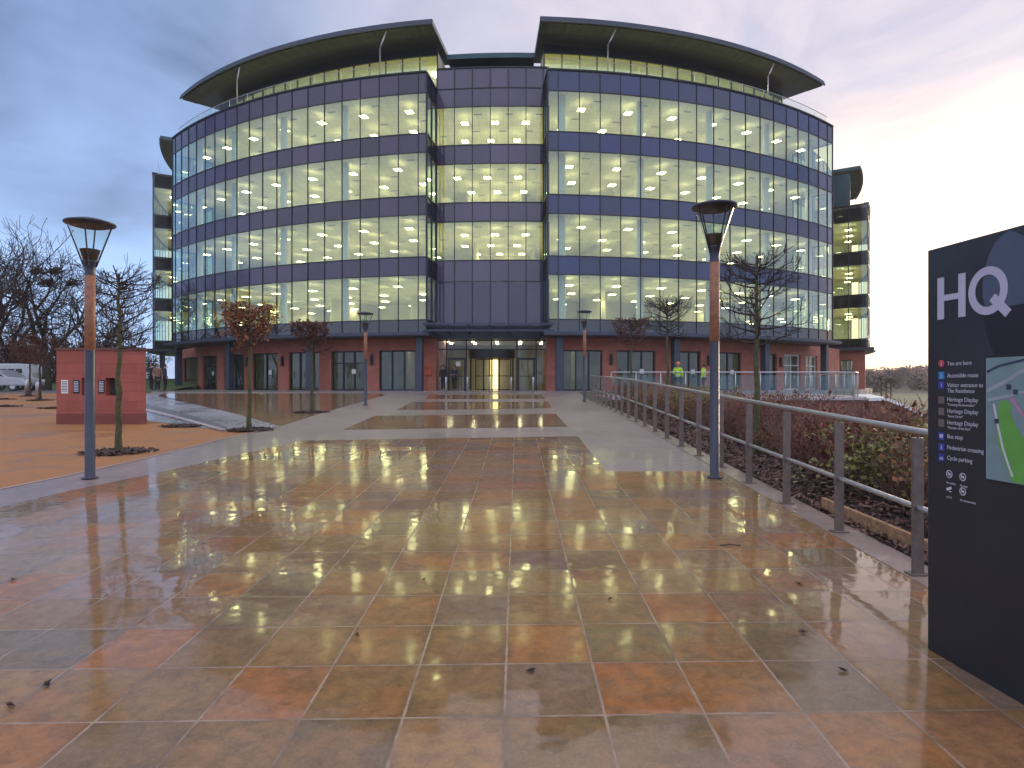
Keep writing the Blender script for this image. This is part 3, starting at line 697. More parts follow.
# ground floor interior
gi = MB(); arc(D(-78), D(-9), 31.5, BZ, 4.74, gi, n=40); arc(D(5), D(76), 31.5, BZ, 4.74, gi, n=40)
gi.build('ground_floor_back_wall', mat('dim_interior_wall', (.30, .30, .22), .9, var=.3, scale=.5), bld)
gl_ = MB()
for i in range(22):
    a = D(-46+4.3*i)
    if D(-9) < a < D(5): continue
    ringseg(gl_, a-D(.35), a+D(.35), 34.0, 34.3, 4.66, 4.69, 1)
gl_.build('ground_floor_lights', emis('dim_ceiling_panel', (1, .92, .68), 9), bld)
for px in (248, 372, 283, 611, 708, 780):
    a = phi_at(px, RW); m_ = MB(); mt = Matrix.Translation(P(a, RW, 0)) @ Matrix.Rotation(a, 4, 'Z'); m_.box(-.09, .09, -.16, -.002, 2.95, 3.65, mt); m_.box(-.05, .05, -.06, 0, 3.65, 3.72, mt); m_.build('wall_light', m_black, bld, bevel=.02)

# entrance: glazed lobby front, revolving door, canopy
EY = 44.05
def ex(px): return Wx(px, EY)
f = MB(); xs = [436.5, 446.6, 466.4, 491.4, 516.9, 536.2, 546.6]
zT, zM = 4.74, 4.02
for x in xs:
    lo = zM if x == 491.4 else BZ
    f.box(ex(x)-.045, ex(x)+.045, EY-.06, EY+.06, lo, zT)
for z in (zT-.09, zM): f.box(ex(436.5), ex(546.6), EY-.055, EY+.055, z-.04, z+.04)
for a, b in ((447.5, 466.4), (517, 535.6)):
    for x in (ex(a)+.1, ex(b)-.1): f.box(x-.06, x+.06, EY-.08, EY+.04, BZ, 3.35)
    f.box(ex(a), ex(b), EY-.078, EY+.04, 3.3, 3.45); f.box(ex(a)+.2, ex(b)-.2, EY-.1, EY-.06, 2.15, 2.2)
efr = f.build('entrance_screen', m_mull, bld)
g = MB()
for a, b in zip(xs[:-1], xs[1:]):
    g.poly([(ex(a)+.05, EY, zM+.04), (ex(b)-.05, EY, zM+.04), (ex(b)-.05, EY, zT-.1), (ex(a)+.05, EY, zT-.1)])
    if a not in (466.4, 491.4): g.poly([(ex(a)+.05, EY, BZ+.02), (ex(b)-.05, EY, BZ+.02), (ex(b)-.05, EY, zM-.04), (ex(a)+.05, EY, zM-.04)])
go = g.build('pane', m_gglass, bld); child_abs(go, efr)
nt_ = MB(); nt_.box(ex(456), ex(460.5), EY-.075, EY-.062, 2.86, 3.18); child_abs(nt_.build('paper_notice', m_white, bld), efr)
cx = ex(492); rr = 1.52
rv = MB(); rv.lathe([(rr+.06, 3.42), (rr+.06, 3.98), (0.01, 4.0)], 40, cx, EY); rv.lathe([(rr, 3.40), (.01, 3.40)], 40, cx, EY); rv.lathe([(rr+.06, 3.42), (rr, 3.40)], 40, cx, EY)
rdo = rv.build('revolving_door', m_black, bld)
dr = MB()
for an in (200, 250, 290, 340):
    a = radians(an); dr.tube([(cx+rr*cos(a), EY+rr*sin(a), BZ), (cx+rr*cos(a), EY+rr*sin(a), 3.42)], .055, 8)
for k in range(3):
    a = radians(25+120*k); c, s_ = cos(a), sin(a)
    for z in (BZ+.08, 2.2, 3.34): dr.tube([(cx, EY, z), (cx+1.42*c, EY+1.42*s_, z)], .03, 6)
    dr.tube([(cx+1.42*c, EY+1.42*s_, BZ+.05), (cx+1.42*c, EY+1.42*s_, 3.38)], .035, 6)
dr.tube([(cx, EY, BZ), (cx, EY, 3.42)], .05, 8)
child_abs(dr.build('door_frame', m_black, bld), rdo)
dg = MB()
for k in range(3):
    a = radians(25+120*k); dg.poly([(cx+.05*cos(a), EY+.05*sin(a), BZ+.1), (cx+1.4*cos(a), EY+1.4*sin(a), BZ+.1), (cx+1.4*cos(a), EY+1.4*sin(a), 3.3), (cx+.05*cos(a), EY+.05*sin(a), 3.3)])
for a0, a1 in ((150, 205), (335, 390)):
    for i in range(6):
        p, q = radians(a0+(a1-a0)*i/6), radians(a0+(a1-a0)*(i+1)/6); dg.poly([(cx+rr*cos(p), EY+rr*sin(p), BZ), (cx+rr*cos(q), EY+rr*sin(q), BZ), (cx+rr*cos(q), EY+rr*sin(q), 3.4), (cx+rr*cos(p), EY+rr*sin(p), 3.4)])
child_abs(dg.build('pane', m_cglass, bld), rdo)
# lobby
lb = MB(); lb.poly([(-7.5, 52, BZ), (4.5, 52, BZ), (4.5, 52, 4.74), (-7.5, 52, 4.74)])
for x in (-7.5, 4.5): lb.poly([(x, 44.8, BZ), (x, 52, BZ), (x, 52, 4.74), (x, 44.8, 4.74)])
lb.build('lobby_wall', mat('lobby_wall_paint', (.42, .40, .28), .85, var=.2, scale=.8), bld)
lw = MB(); lw.box(-1.75, -1.15, 51.8, 51.95, BZ, 3.6); lw.build('lobby_light_panel', emis('warm_lit_panel', (1, .78, .30), 1.6), bld)
ll = MB()
for x in (-4.6, -2.8, -1.1, .6, 2.2):
    for y in (46, 48.5): ll.box(x-.09, x+.09, y-.09, y+.09, 4.66, 4.69)
ll.build('lobby_lights', emis('lobby_downlight', (1, .85, .55), 30), bld)
# louvred entrance canopy
c = MB(); y0, y1 = 40.4, 43.3
xa, xb = -5.62, 2.62
for i, z in enumerate((5.45, 5.05)): c.box(xa-.05, xb+.05, y0+i*.25, y0+.12+i*.25, z-.06, z+.06)
for i in range(7): c.box(xa, xb, y0+.5+i*.4, y0+.72+i*.4, 5.34, 5.38)
for i in range(7):
    x = xa+.15+(xb-xa-.3)*i/6; c.box(x-.03, x+.03, y0+.05, y1, 5.4, 5.52); c.box(x-.03, x+.03, y0+.3, y1, 4.98, 5.08); c.box(x-.025, x+.025, y0+.2, y0+.26, 5.05, 5.72)
c.box(xa, xb, 43.3, 43.98, 4.72, 5.6); c.build('entrance_canopy', m_slate, bld)
# side entrance awnings at the far right wing

# ------------------------------------------------------------------ street lamps
def lamp(loc, scale, label):
    t = empty('street_lamp', loc); tag(t, label, 'street lamp', 'street lamps along the approach')
    b = MB(); b.lathe([(.001, 0), (.105, 0), (.105, .014), (.066, .022), (.063, 1.85)], 20); b.build('steel_pole', m_lampm, t, smooth=True, inv=False)
    b = MB(); b.lathe([(.063, 1.85), (.069, 1.855), (.067, 2.93), (.06, 2.935)], 20); b.build('timber_sleeve', m_timber, t, smooth=True, inv=False)
    b = MB(); b.lathe([(.07, 2.93), (.062, 3.0), (.085, 3.12), (.10, 3.14), (.001, 3.14)], 20); hd = b.build('head_socket', m_lampm, t, smooth=True, inv=False)
    b = MB(); b.lathe([(.001, 3.10), (.075, 3.11), (.125, 3.29), (.13, 3.30), (.001, 3.27)], 24); b.build('reflector', m_refl, t, smooth=True, inv=False)
    b = MB(); b.lathe([(.088, 3.13), (.262, 3.63)], 32); b.build('glass_cone', m_cglass, t, smooth=True, inv=False)
    b = MB()
    for k in range(4):
        a = radians(20+90*k); b.tube([(.075*cos(a), .075*sin(a), 3.05), (.27*cos(a), .27*sin(a), 3.64)], .010, 6)
    b.build('head_struts', m_black, t, inv=False)
    b = MB(); b.lathe([(.001, 3.645), (.24, 3.64), (.315, 3.66), (.325, 3.675), (.315, 3.69), (.15, 3.74), (.001, 3.75)], 40); b.build('lid', m_lampm, t, smooth=True, inv=False)
    b = MB(); b.lathe([(.001, 3.632), (.23, 3.634), (.245, 3.642)], 32); b.build('lid_underside', m_refl, t, smooth=True, inv=False)
    t.scale = (.97, .97, scale)
    return t
m_refl = mat('copper_reflector', (.085, .055, .048), .35, metal=.4, var=.1)
def place(px, py): x, y = G(px, py); return (x, y, H(x, y)+.008)
lamp(place(90, 479), .955, 'tall cone headed lamp with orange timber sleeve beside the red sandstone block')
lamp(place(714.5, 478.5), 1.02, 'tall cone headed lamp with orange timber sleeve nearest the steel railing and sign')
lamp(place(365.5, 405.5), .95, 'distant cone headed lamp standing on grey paving left of the entrance')
lamp(place(584.5, 402), 1.04, 'distant cone headed lamp standing on grey paving right of the entrance bollards')

# ------------------------------------------------------------------ railing
def railing():
    t = empty('steel_railing', (railx(5), 5, H(3, 5))); tag(t, 'long grey steel railing with two rails and flat posts beside the planting bed', 'railing')
    y = 4.95-1.22*6; n = 0; ys = []
    while y < 28.3: ys.append(y); y += 1.205
    for y in ys:
        x = railx(y); z = H(x, y)
        b = MB(); b.box(x-.042, x+.042, y-.014, y+.014, z, z+1.05); b.box(x-.075, x+.075, y-.05, y+.05, z+.012, z+.026); b.tube([(x, y, z+1.03), (x, y, z+1.085)], .012, 6)
        b.build('post', m_post, t, bevel=.004)
    yy = [ys[0]-.3+(ys[-1]+.3-ys[0]+.3)*i/60 for i in range(61)]
    b = MB(); b.tube([(railx(y), y, H(3, y)+1.10) for y in yy], .026, 12); b.build('handrail', m_steel, t, smooth=True)
    b = MB(); b.tube([(railx(y)-.0, y, H(3, y)+.52) for y in yy], .021, 10); b.build('mid_rail', m_steel, t, smooth=True)
railing()
b = MB(); p, q = Vector((3.40, 7.0, H(3, 7.0)+.075)), Vector((3.50, 4.2, H(3, 4.2)+.075)); bar(b, p, q, .045, .13, (0, 0, 1))
tag(b.build('timber_edging', m_board, bevel=.006), 'weathered brown timber edging board lying along the mulch', 'board')

# ------------------------------------------------------------------ bollards
for i, px in enumerate((446, 467.5, 489.6, 511.2, 533.2)):
    y = 38.3; x = Wx(px, y); z = H(x, y)+.006
    b = MB(); b.lathe([(.001, 0), (.06, 0), (.06, .93), (.05, .955), (.001, .96)], 16)
    o = b.build('bollard', m_steel, smooth=True); o.location = (x, y, z)
    tag(o, ['steel bollard in front of the two dark figures, leftmost of the row', 'steel bollard just left of the revolving door', 'steel bollard right before the middle of the revolving door',
            'steel bollard just right of the revolving door', 'steel bollard before the right side door, rightmost of the row'][i], 'bollard', 'steel bollards before the entrance')

# ------------------------------------------------------------------ sandstone block on the plaza
def block():
    y = 16.35; x0, x1 = Wx(56.5, y), Wx(145, y); z0 = H(x0, y); zt = Wz(350.5, y)
    t = empty('sandstone_block', ((x0+x1)/2, y, z0)); tag(t, 'red sandstone display block with small panels and recesses on the gravel plaza', 'display block')
    hx = lambda p: Wx(p, y)
    rec = [(81.5, 89.5, 378.0, 396.5), (105.5, 120, 378.0, 394)]      # recesses through the face
    w_ = MB(); zr0, zr1 = Wz(395.5, y), Wz(378, y)
    xs = [x0, hx(81.5), hx(89.5), hx(105.5), hx(120), x1]
    w_.prism([(x0, y), (x1, y), (x1-.32, y+.6), (x0-.25, y+.6)], z0-.1, zr0)
    w_.prism([(x0, y), (x1, y), (x1-.32, y+.6), (x0-.25, y+.6)], zr1, zt)
    w_.prism([(xs[0], y), (xs[1], y), (xs[1], y+.35), (xs[0]-.12, y+.35)], zr0, zr1); w_.prism([(xs[2], y), (xs[3], y), (xs[3], y+.35), (xs[2], y+.35)], zr0, zr1)
    w_.prism([(xs[4], y), (xs[5], y), (xs[5]-.19, y+.35), (xs[4], y+.35)], zr0, zr1)
    w_.prism([(x0-.12, y+.35), (x1-.19, y+.35), (x1-.32, y+.6), (x0-.25, y+.6)], zr0, zr1)
    w_.build('stone_body', m_block, t)
    pc = MB(); pc.prism([(x0-.004, y-.006), (x1+.004, y-.006), (x1-.30, y+.61), (x0-.24, y+.61)], z0-.1, z0+.27); pc.build('plinth_course', brick_mat('dark_base_stone', (.26, .065, .048), (.21, .055, .042), (.16, .05, .04), .9, .24, mort=.006), t)
    c = MB(); c.prism([(x0-.03, y-.03), (x1+.03, y-.03), (x1-.29, y+.63), (x0-.28, y+.63)], zt, zt+.07); c.build('coping', mat('dark_coping', (.14, .06, .05), .7, var=.25), t)
    for p, q, mm, nm in ((61.5, 68.2, m_white, 'information_plate'), (73.2, 79.5, m_black, 'information_plate'), (98.5, 104.6, m_black, 'information_plate')):
        m_ = MB(); m_.box(hx(p), hx(q), y-.012, y+.0, Wz(393.5, y), Wz(380, y)); po = m_.build(nm, mm, t)
        ins = MB()
        for k in range(7):
            zz = Wz(381.5+1.55*k, y); xx = hx(p)+.02; ww = hx(q)-hx(p)-.04; ins.box(xx, xx+ww, y-.0135, y-.0119, zz-.018, zz)
        io = ins.build('faded_print', m_splil if mm is m_white else m_icol, t); child_abs(io, po)
    m_ = MB(); m_.box(hx(105.8), hx(119.7), y+.2, y+.34, zr0+.02, zr1-.02); m_.build('display_case', mat('dark_case', (.05, .055, .05), .15, var=.5, scale=5), t)
block()

# ------------------------------------------------------------------ information totem
SA, SU = Vector((2.35, 3.62)), Vector((.117, -.9931))
def sgn(px, py):
    k = (px-512)/F; s_ = (SA.y*k-SA.x)/(SU.x-SU.y*k); y = SA.y+SU.y*s_
    return s_, EYE-(py-384)/F*y
def totem():
    z0 = H(2.35, 3.4)
    t = empty('information_totem', (SA.x, SA.y, 0), atan2(SU.y, SU.x)); tag(t, 'tall black information totem with large HQ lettering and a lit style map', 'sign')
    W_, HT = 1.28, 2.395
    b = MB(); b.box(0, W_, 0, .2, z0-.2, HT); b.build('panel', m_totem, t, bevel=.006, inv=False)
    # emblem: two tone petal
    def flat(name, pts, mm, off):
        m_ = MB(); m_.poly([(s_, -off, z) for s_, z in pts]); o = fixnormals(m_.build(name, mm, t, inv=False))
        s = o.modifiers.new('thick', 'SOLIDIFY'); s.thickness = .0012; s.offset = 0; return o
    up = [sgn(*p) for p in ((1008, 231), (1002, 236), (995, 243), (989, 256), (985, 268), (983, 282), (983, 296), (985.5, 309))]
    sx_ = max(s_ for s_, _ in up); cxm = sgn(1009, 300)[0]
    wl_ = [(s_, z) for s_, z in up]; mir = [(2*cxm-s_, z) for s_, z in reversed(up)]
    flat('emblem_upper', wl_+mir, m_emb1, .0012)
    lo = [sgn(*p) for p in ((985.5, 309), (984, 318), (986, 332), (990, 345), (996, 357))]
    flat('emblem_lower', lo+[(2*cxm-s_, z) for s_, z in reversed(lo)], m_emb2, .0012)
    def text(body, px, py, hpx, mm, name='lettering', bold=0., wide=1.0):
        """py = baseline, hpx = cap height in photograph pixels"""
        s_, z = sgn(px, py); _, z2 = sgn(px, py-hpx); size = (z2-z)/.70
        cu = bpy.data.curves.new(name, 'FONT'); cu.body = body; cu.size = size; cu.offset = bold; cu.extrude = .0004
        o = bpy.data.objects.new(name, cu); COL.objects.link(o); o.parent = t; o.location = (s_, -.0022, z); o.rotation_euler = (pi/2, 0, 0); o.scale = (wide, 1, 1)
        cu.materials.append(mm); me = bpy.data.meshes.new_from_object(o.evaluated_get(bpy.context.evaluated_depsgraph_get()))
        r = bpy.data.objects.new(name, me); COL.objects.link(r); r.parent = t; r.location = o.location; r.rotation_euler = o.rotation_euler; r.scale = o.scale
        bpy.data.objects.remove(o); me.name = name; r.name = name; return r
    # H and Q as solid letters
    z_b, z_t = sgn(945, 319.0)[1], sgn(945, 277)[1]; hh = z_t-z_b; st = hh*.20
    s0 = sgn(938, 300)[0]; s1 = sgn(966, 300)[0]
    m_ = MB()
    m_.box(s0, s0+st, -.004, -.001, z_b, z_t); m_.box(s1-st, s1, -.004, -.001, z_b, z_t); m_.box(s0+st, s1-st, -.004, -.001, z_b+hh*.43, z_b+hh*.57); m_.build('letter_h', m_let, t, inv=False)
    q0, q1 = sgn(969, 290)[0], sgn(1008.5, 290)[0]; qc = (q0+q1)/2; qr = (q1-q0)/2; qz = (z_b+z_t)/2; qh = hh*.53
    m_ = MB(); n = 48
    for i in range(n):
        a, a2 = 2*pi*i/n, 2*pi*(i+1)/n
        m_.poly([(qc+r*cos(x)*qr, -.004, qz+r2*sin(x)*qh) for x, r, r2 in ((a, 1, 1), (a2, 1, 1), (a2, .64, .665), (a, .64, .665))])
        for r in (1, .64): m_.poly([(qc+r*cos(x)*qr, yy, qz+r*sin(x)*qh) for x, yy in ((a, -.004), (a2, -.004), (a2, -.001), (a, -.001))])
    mt = Matrix.Translation((qc+qr*.62, 0, qz-qh*.66)) @ Matrix.Rotation(radians(45), 4, 'Y')
    m_.box(-hh*.27, hh*.29, -.0042, -.001, -st*.5, st*.5, mt); m_.build('letter_q', m_let, t, inv=False)
    rows = [(363.5, 'You are here', None, m_icr), (375.5, 'Accessible route', None, m_icb), (385, 'Visitor entrance to', 'The Residence', m_icd), (400, 'Heritage Display', '"Crossing the Innovation"', m_icg),
            (411.5, 'Heritage Display', '"Stone Carver"', m_icg), (423, 'Heritage Display', '"Wonder of the Past"', m_icg), (436, 'Bus stop', None, m_icd), (447, 'Pedestrian crossing', None, m_icd), (457.5, 'Cycle parking', None, m_icd)]
    sA, sB = sgn(938.8, 400)[0], sgn(944.6, 400)[0]
    for i, (py, a, b_, ic) in enumerate(rows):
        _, z = sgn(941.7, py); h = .5*(sB-sA); c = (sA+sB)/2
        m_ = MB()
        if i == 0: m_.poly([(c+h*cos(2*pi*k/20), -.0015, z+h*sin(2*pi*k/20)) for k in range(20)])
        else: m_.poly([(c-h, -.0015, z-h), (c+h, -.0015, z-h), (c+h, -.0015, z+h), (c-h, -.0015, z+h)])
        io = m_.build('icon', ic, t, inv=False); s = io.modifiers.new('thick', 'SOLIDIFY'); s.thickness = .001; s.offset = 0
        if ic is not m_icg:
            g = MB(); kind = i
            u = h/4
            def R_(x0, x1, za, zb): g.box(c+x0*u, c+x1*u, -.0028, -.0021, z+za*u, z+zb*u)
            if i == 0: R_(-.6, .6, -2.4, 1.0); R_(-.5, .5, 1.5, 2.5)
            elif i == 1: R_(-.7, .1, -.5, 1.6); R_(-.5, .3, 1.9, 2.8); R_(-.7, 1.4, -.9, -.3); R_(-1.6, .8, -2.6, -2.0); R_(1.1, 1.6, -2.2, -.4)
            elif i == 2: R_(-.4, .4, -2.2, 1.0); R_(-.4, .4, 1.5, 2.3)
            elif i == 6: R_(-2.3, 2.3, -1.6, 2.0); R_(-1.6, -.7, -2.4, -1.6); R_(.7, 1.6, -2.4, -1.6)
            elif i == 7: R_(-.5, .5, 1.7, 2.7); R_(-.6, .6, -.4, 1.4); R_(-1.0, -.3, -2.6, -.4); R_(.3, 1.0, -2.6, -.4)
            else: R_(-2.5, -.5, -2.2, -.2); R_(.5, 2.5, -2.2, -.2); R_(-1.4, 1.4, .1, .6); R_(.8, 1.2, .6, 1.6)
            g.build('icon_figure', m_let, io, inv=False)
        text(a, 947.5, py+(2.0 if not b_ or i == 2 else 1.2), 4.1, m_let2, wide=.94)
        if b_: text(b_, 947.5, py+(7.6 if i == 2 else 5.6), 4.1 if i == 2 else 2.4, m_let2, wide=.94)
    # small prohibition symbols with captions
    for px, py, cap in ((949.5, 474, 'No cycling'), (963, 477, 'No dogs'), (949.5, 488.5, 'CCTV'), (963, 491.5, 'No skateboarding')):
        s_, z = sgn(px, py); r = .0215; m_ = MB(); n = 24
        if cap != 'CCTV':
            for i in range(n):
                a, a2 = 2*pi*i/n, 2*pi*(i+1)/n; m_.poly([(s_+k*r*cos(x), -.0015, z+k*r*sin(x)) for x, k in ((a, 1), (a2, 1), (a2, .78), (a, .78))])
            m_.box(-r*.85, r*.85, -.0019, -.0012, -.0022, .0022, Matrix.Translation((s_, 0, z)) @ Matrix.Rotation(radians(45), 4, 'Y'))
            m_.box(s_-r*.45, s_+r*.4, -.0018, -.0011, z-.006, z+.005)
        else:
            m_.box(-.02, .016, -.0019, -.0012, -.007, .007, Matrix.Translation((s_, 0, z)) @ Matrix.Rotation(radians(-22), 4, 'Y')); m_.box(s_-.002, s_+.014, -.0019, -.0012, z-.018, z-.013)
        m_.build('notice_symbol', m_let2, t, inv=False); text(cap, px-2.6, py+9.3, 2.0, m_let2, wide=.9)
    # map
    m0, zt_ = sgn(987, 358); _, zb_ = sgn(987, 478.5); m1 = W_-.1
    b = MB(); b.box(m0-.012, m1+.012, -.003, 0, zb_-.012, zt_+.012); mo = b.build('map_frame', m_black, t, inv=False)
    b = MB(); b.box(m0, m1, -.006, -.003, zb_, zt_); b.build('map', m_map, mo, inv=False)
    def mp(pts, mm, off, nm): 
        m_ = MB(); m_.poly([(s_, -.006-off, z) for s_, z in pts]); o = fixnormals(m_.build(nm, mm, mo, inv=False)); s = o.modifiers.new('thick', 'SOLIDIFY'); s.thickness = .0004; s.offset = 0
    pk = [sgn(*p) for p in ((1000, 402), (1007, 400), (1013, 404), (1011, 412), (1016, 424), (1023, 436))]
    pk2 = [sgn(*p) for p in ((1023, 489), (1013, 484), (1006, 462), (998, 440), (999, 420))]
    mp([(s_, z) for s_, z in pk]+[(m1-.15, zb_+.25), (m1-.2, zb_+.002)]+[(min(s_, m1-.25), max(z, zb_+.004)) for s_, z in pk2], m_mgreen, .0006, 'park_area')
    def road(pts, wd, mm, off):
        m_ = MB(); pts = [Vector((a, b_)) for a, b_ in pts]
        for a, b_ in zip(pts[:-1], pts[1:]):
            nn = (b_-a).normalized(); nn = Vector((-nn.y, nn.x))*wd/2
            m_.poly([(p.x, -.006-off, p.y) for p in (a+nn, b_+nn, b_-nn, a-nn)])
        m_.build('map_road', mm, mo, inv=False)
    road([sgn(*p) for p in ((995, 404), (999, 425), (1004, 448), (1010, 466), (1014, 477))], .012, m_let2, .0011)
    road([sgn(988, 391), sgn(1008, 381), sgn(1023, 371), (m1-.3, zt_-.05), (m1, zt_-.02)], .02, m_mroad, .001)
    road([sgn(988, 372), sgn(1000, 366), (m1-.5, zt_-.003)], .012, m_mdark, .0014); road([sgn(989, 400), sgn(1010, 396), sgn(1023, 392), (m1, zt_-.22)], .016, m_mroad, .0014)
    road([sgn(1012, 398), sgn(1018, 405), sgn(1023, 414), (m1-.25, zt_-.4)], .02, m_mpink, .0018)
    for px, py in ((1010, 387), (1017, 392), (998, 421)):
        s_, z = sgn(px, py); m_ = MB(); m_.box(s_-.012, s_+.012, -.0085, -.0078, z-.012, z+.012); m_.build('map_marker', m_mdark, mo, inv=False)
m_totem = mat('totem_dark_face', (.016, .0155, .021), .42, var=.25, scale=1.5, rvar=.12, coat=.15)
m_emb1 = mat('emblem_slate_blue', (.075, .095, .15), .4, var=.1); m_emb2 = mat('emblem_black', (.008, .006, .012), .4)
m_let = mat('pale_lilac_lettering', (.52, .49, .62), .5, var=.04); m_let2 = mat('white_lettering', (.62, .60, .68), .5, var=.04)
m_icr = mat('icon_red', (.55, .05, .08), .4); m_icb = mat('icon_light_blue', (.03, .25, .55), .4); m_icd = mat('icon_blue', (.03, .06, .35), .4); m_icg = mat('icon_grey_brown', (.16, .12, .125), .5)
m_map = mat('map_ground', (.20, .29, .30), .25, var=.12, scale=7); m_mgreen = mat('map_green', (.13, .38, .07), .25, var=.1); m_mroad = mat('map_road', (.33, .38, .42), .25); m_mdark = mat('map_dark', (.03, .05, .09), .25); m_mpink = mat('map_pink', (.45, .25, .38), .25)
totem()

# ------------------------------------------------------------------ trees
class Tree:
    def __init__(s, seed): s.r = random.Random(seed); s.w = MB(); s.t = MB(); s.l = MB(); s.tips = []; s.lim = None
    def seg(s, p, q, r0, r1):
        (s.w if r0 > .02 else s.t).tube([p, q], [r0, r1], 6 if r0 > .05 else 4 if r0 > .012 else 3, caps=False)
    def leaf(s, p, size):
        r = s.r; a = Vector((r.gauss(0, 1), r.gauss(0, 1), r.gauss(0, .6))).normalized(); b_ = a.cross(Vector((r.gauss(0, 1), r.gauss(0, 1), r.gauss(0, 1)))).normalized()
        a = a*size; b_ = b_*size*.55; p = Vector(p); s.l.c = r.random()
        s.l.poly([p, p+a*.5+b_, p+a, p+a*.5-b_])
    def branch(s, p, d_, L, r0, depth, up=.15, wob=.25, kids=(2, 3), spread=.75, shrink=.72, minr=.004, leaf=0, ls=.07, nseg=3):
        r = s.r; p = Vector(p); d_ = Vector(d_).normalized(); pts = [p]
        for i in range(nseg):
            d_ = (d_+Vector((r.gauss(0, wob), r.gauss(0, wob), r.gauss(0, wob)+up))*.5).normalized()
            q = pts[-1]+d_*L/nseg
            if s.lim and (max(abs(q.x), abs(q.y)) > s.lim[0]*r.uniform(.88, 1.06) or q.z > s.lim[2]*r.uniform(.985, 1.015) or q.z < s.lim[1]): return
            a, b_ = r0*(1-.45*i/nseg), r0*(1-.45*(i+1)/nseg); s.seg(pts[-1], q, max(a, minr), max(b_, minr)); pts.append(q)
            if depth > 0 and i < nseg-1 and r.random() < .8:
                sd_ = d_.cross(Vector((r.gauss(0, 1), r.gauss(0, 1), r.gauss(0, 1)))).normalized()
                s.branch(q, d_*.55+sd_*spread, L*shrink*r.uniform(.6, .95), b_*.62, depth-1, up, wob, kids, spread, shrink, minr, leaf, ls, nseg)
            if leaf and depth <= 1:
                for _ in range(leaf):
                    if r.random() < .6: s.leaf(q+Vector((r.gauss(0, .03), r.gauss(0, .03), r.gauss(0, .03))), ls*r.uniform(.6, 1.3))
        if depth > 0:
            for _ in range(r.randint(*kids)):
                sd_ = d_.cross(Vector((r.gauss(0, 1), r.gauss(0, 1), r.gauss(0, 1)))).normalized()
                s.branch(pts[-1], d_*.8+sd_*spread*r.uniform(.5, 1.1), L*shrink*r.uniform(.75, 1.1), r0*.52, depth-1, up, wob, kids, spread, shrink, minr, leaf, ls, nseg)
        else: s.tips.append(pts[-1])
def emit_tree(T, name, bark, twig, leafm, label, cat, group=None):
    t = empty(name); tag(t, label, cat, group)
    T.w.build('trunk', bark, t, smooth=True, inv=False)
    if T.t.v: T.t.build('twigs', twig, t, inv=False)
    if T.l.v: T.l.build('leaves', leafm, t, inv=False)
    return t
def pleached(seed, h, z0, z1, wid, leaf, ls, depth=2, nb=30):
    """young street tree trained into a wide flat topped crown"""
    T = Tree(seed); r = T.r; T.lim = (wid*.5, z0-.25, h*1.035); pts = [Vector((0, 0, -.05))]
    for i in range(1, 13): pts.append(Vector((r.gauss(0, .012), r.gauss(0, .012), h*i/12)))
    rad = [.058*(1-.62*i/12)+(.02 if i == 0 else 0) for i in range(13)]
    T.w.tube(pts, rad, 9, caps=False)
    for i in range(nb):
        f_ = i/(nb-1); z = z0+(z1-z0)*f_; a = i*2.4+r.uniform(-.4, .4)
        L = wid*(.52+.18*f_)*r.uniform(.75, 1.1)*.6
        T.branch((0, 0, z), (cos(a), sin(a), .05+.12*f_), L, .02*(1-.35*f_), depth, up=.26, wob=.22, kids=(2, 3), spread=.6, shrink=.55, minr=.0035, leaf=leaf, ls=ls)
    for i in range(14): T.branch((0, 0, h*r.uniform(.86, .97)), (r.gauss(0, 1), r.gauss(0, 1), .45), wid*.34, .014, min(2, depth), up=.02, shrink=.6, minr=.0035, leaf=leaf*2, ls=ls)
    return T
m_mulch = mat('pit_mulch', (.06, .03, .022), .8, var=.6, scale=25)
def pit(px_x, y, rx, ry, label):
    x = px_x; b = MB(); n = 30; rr_ = random.Random(int(x*100)); pts = [(x+rx*cos(2*pi*k/n)*rr_.uniform(.78, 1.12), y+ry*sin(2*pi*k/n)*rr_.uniform(.78, 1.12)) for k in range(n)]
    b.v = [(x, y, H(x, y)+.06)]+[(p, q, H(p, q)+.02) for p, q in pts]
    for k in range(n): b.face([0, 1+k, 1+(k+1) % n])
    for k in range(260):
        a = rr_.uniform(0, 6.3); q = 1.2*sqrt(rr_.random()); p = Vector((x+rx*q*cos(a), y+ry*q*sin(a), H(x, y)+.018+.045*max(0, 1-q)))
        u = Vector((rr_.gauss(0, 1), rr_.gauss(0, 1), rr_.gauss(0, .4))).normalized()*rr_.uniform(.02, .05); v = u.cross(Vector((rr_.gauss(0, .4), rr_.gauss(0, .4), 1))).normalized()*.015
        b.poly([p-u-v, p+u-v, p+u+v, p-u+v])
    tag(b.build('mulch_bed', m_mulch), label, 'mulch patch', 'bark mulch round the trees')
def plant(T, name, px, py, bark, twig, lm, label, rz=0, sc=1, y=None, x=None, z=None, grp='square trained street trees'):
    t = emit_tree(T, name, bark, twig, lm, label, 'tree', grp)
    if y is None: X_, Y_ = G(px, py); Z_ = H(X_, Y_)
    else: X_, Y_ = (Wx(px, y), y); Z_ = H(X_, Y_) if z is None else z
    t.location = (X_, Y_, Z_); t.rotation_euler = (0, 0, rz); t.scale = (sc,)*3; return X_, Y_
